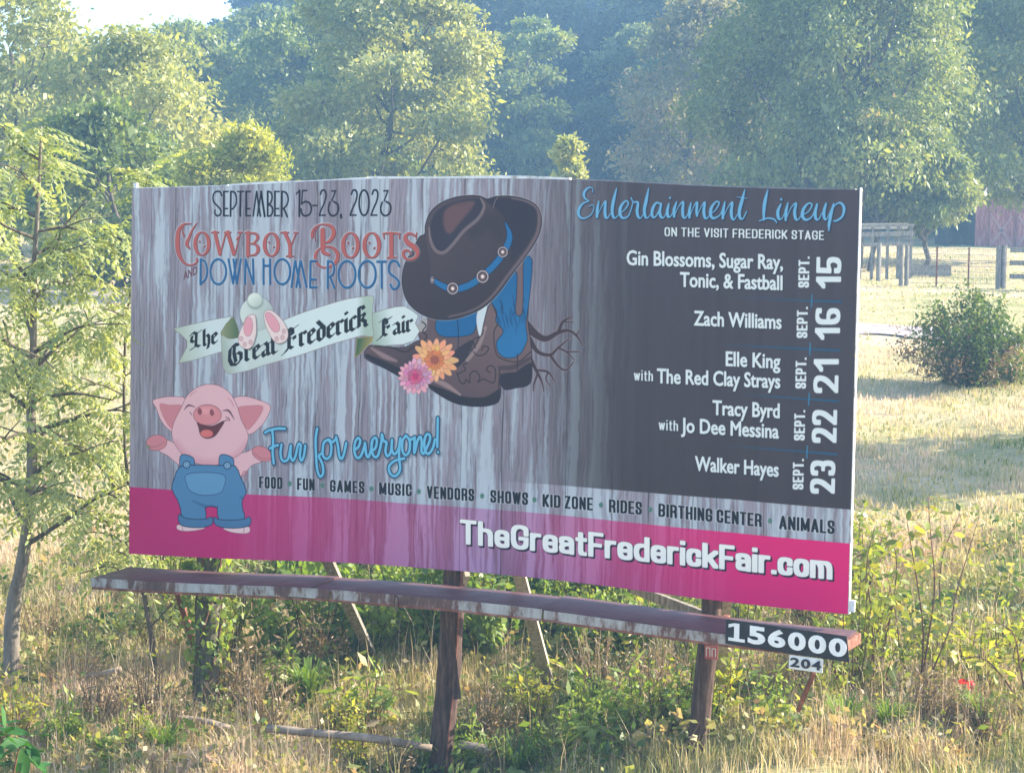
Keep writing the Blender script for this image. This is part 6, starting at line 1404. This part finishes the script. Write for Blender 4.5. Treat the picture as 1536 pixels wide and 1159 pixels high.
m = MB().box((0, 0, .2), 1.5, .45, .34); m.build('tub', wood_gr, w2); MB().box((0, 0, .385), 1.56, .5, .03).build('rim', wood_f, w2)

# barn: red board walls, dark open bay
BY = 104.0
red = surf('faded red barn boards', [(.3, (.20, .05, .05)), (.5, (.36, .13, .13)), (.7, (.50, .26, .25))], 3, 6, .85, (3, 3, .6), .4)
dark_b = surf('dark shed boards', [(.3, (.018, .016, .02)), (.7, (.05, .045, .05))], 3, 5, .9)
roofm = surf('rusty tin roof', [(.3, (.22, .17, .16)), (.6, (.38, .32, .30)), (.8, (.48, .42, .40))], 2, 5, .6)
barn = thing('red_barn', 'low faded red barn with a dark open bay behind the drooping trees', 'barn', g3(P2(1500, BY), BY)); bo = np.array(barn.location)
xa, xb, xc = P2(1421, BY) - bo[0], P2(1461, BY) - bo[0], P2(1680, BY) - bo[0]; HH = 2.7
nb_ = 44
for k in range(nb_):
    u0 = xb + k * (xc - xb) / nb_; u1 = xb + (k + 1) * (xc - xb) / nb_ - .012; MB().box(((u0 + u1) / 2, .012 * (k % 2), HH / 2 - .1), u1 - u0, .03, HH + .2).build('board', red, barn)
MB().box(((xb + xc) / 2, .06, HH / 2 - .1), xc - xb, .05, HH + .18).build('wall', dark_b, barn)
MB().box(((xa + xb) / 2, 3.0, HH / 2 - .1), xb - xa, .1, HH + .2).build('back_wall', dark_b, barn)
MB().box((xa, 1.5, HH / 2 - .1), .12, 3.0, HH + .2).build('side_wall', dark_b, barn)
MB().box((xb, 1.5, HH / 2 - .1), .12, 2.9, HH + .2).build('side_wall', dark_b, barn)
m = MB(); m.addvf([(xa - .3, -.5, HH), (xc, -.5, HH), (xc, 3.4, HH + 1.1), (xa - .3, 3.4, HH + 1.1), (xa - .3, -.5, HH + .05), (xc, -.5, HH + .05), (xc, 3.4, HH + 1.15), (xa - .3, 3.4, HH + 1.15)], [(0, 3, 2, 1), (4, 5, 6, 7), (0, 1, 5, 4), (2, 3, 7, 6), (1, 2, 6, 5), (3, 0, 4, 7)]); m.build('roof', roofm, barn)
trimm = surf('pale barn trim', [(.3, (.30, .15, .15)), (.7, (.44, .26, .25))], 6)
for px in (1500, 1540):
    d0 = P2(px, BY) - bo[0]; dd = MB()
    dr = MB().box((d0, -.06, .85), 1.15, .05, 1.7).build('door', red, barn)
    for s_ in (-1, 1): MB().beam((d0 - .5, -.10, .12 if s_ > 0 else 1.55), (d0 + .5, -.10, 1.55 if s_ > 0 else .12), .03, .12).build('brace_board', trimm, dr)
# fallen dead wood in the grass
dead = surf('bleached dead wood', [(.3, (.16, .12, .09)), (.6, (.30, .24, .19)), (.8, (.42, .35, .28))], 6, 5, .9)
for lab, pts, y, rr in (('bleached dead branch lying in the grass left of the vine covered post', [(128, 1003), (150, 1002), (182, 994)], 21.3, .028), ('grey log lying at the foot of the vine covered post', [(245, 1066), (300, 1070), (345, 1083)], 19.9, .03),
                        ('long grey log lying in the grass between the left and middle posts', [(400, 1082), (480, 1090), (560, 1098), (648, 1112)], 19.6, .038), ('short pale log behind the middle post', [(690, 1108), (715, 1110), (738, 1118)], 19.7, .04)):
    P = np.array([at_y(a, b, y) for a, b in pts]); P[:, 2] = [max(float(ground(p[0], p[1])) + .04, p[2] - .06) for p in P]; b0 = P[0].copy(); t = MB().tube(cr(P, 3) - b0, rr, 8, wob=.15, seed=3).build('fallen_log', dead, None, True, loc=tuple(b0)); tag(t, lab, 'log')

# ------------------------------------------------------------------ haze
m, nt, out = new_mat('summer haze'); v = nt.nodes.new('ShaderNodeVolumePrincipled'); v.inputs['Color'].default_value = (.34, .62, 1.0, 1); v.inputs['Density'].default_value = HAZE; v.inputs['Anisotropy'].default_value = .1
nt.links.new(v.outputs[0], out.inputs['Volume'])
print('TRIS', sum(len(m_.polygons) * (1 if len(m_.vertices) and m_.name.startswith('long') else 1) for m_ in bpy.data.meshes))
h = MB().box((0, 225, 25.4), 1120, 530, 53.2).build('haze', m); tag(h, kind='stuff')
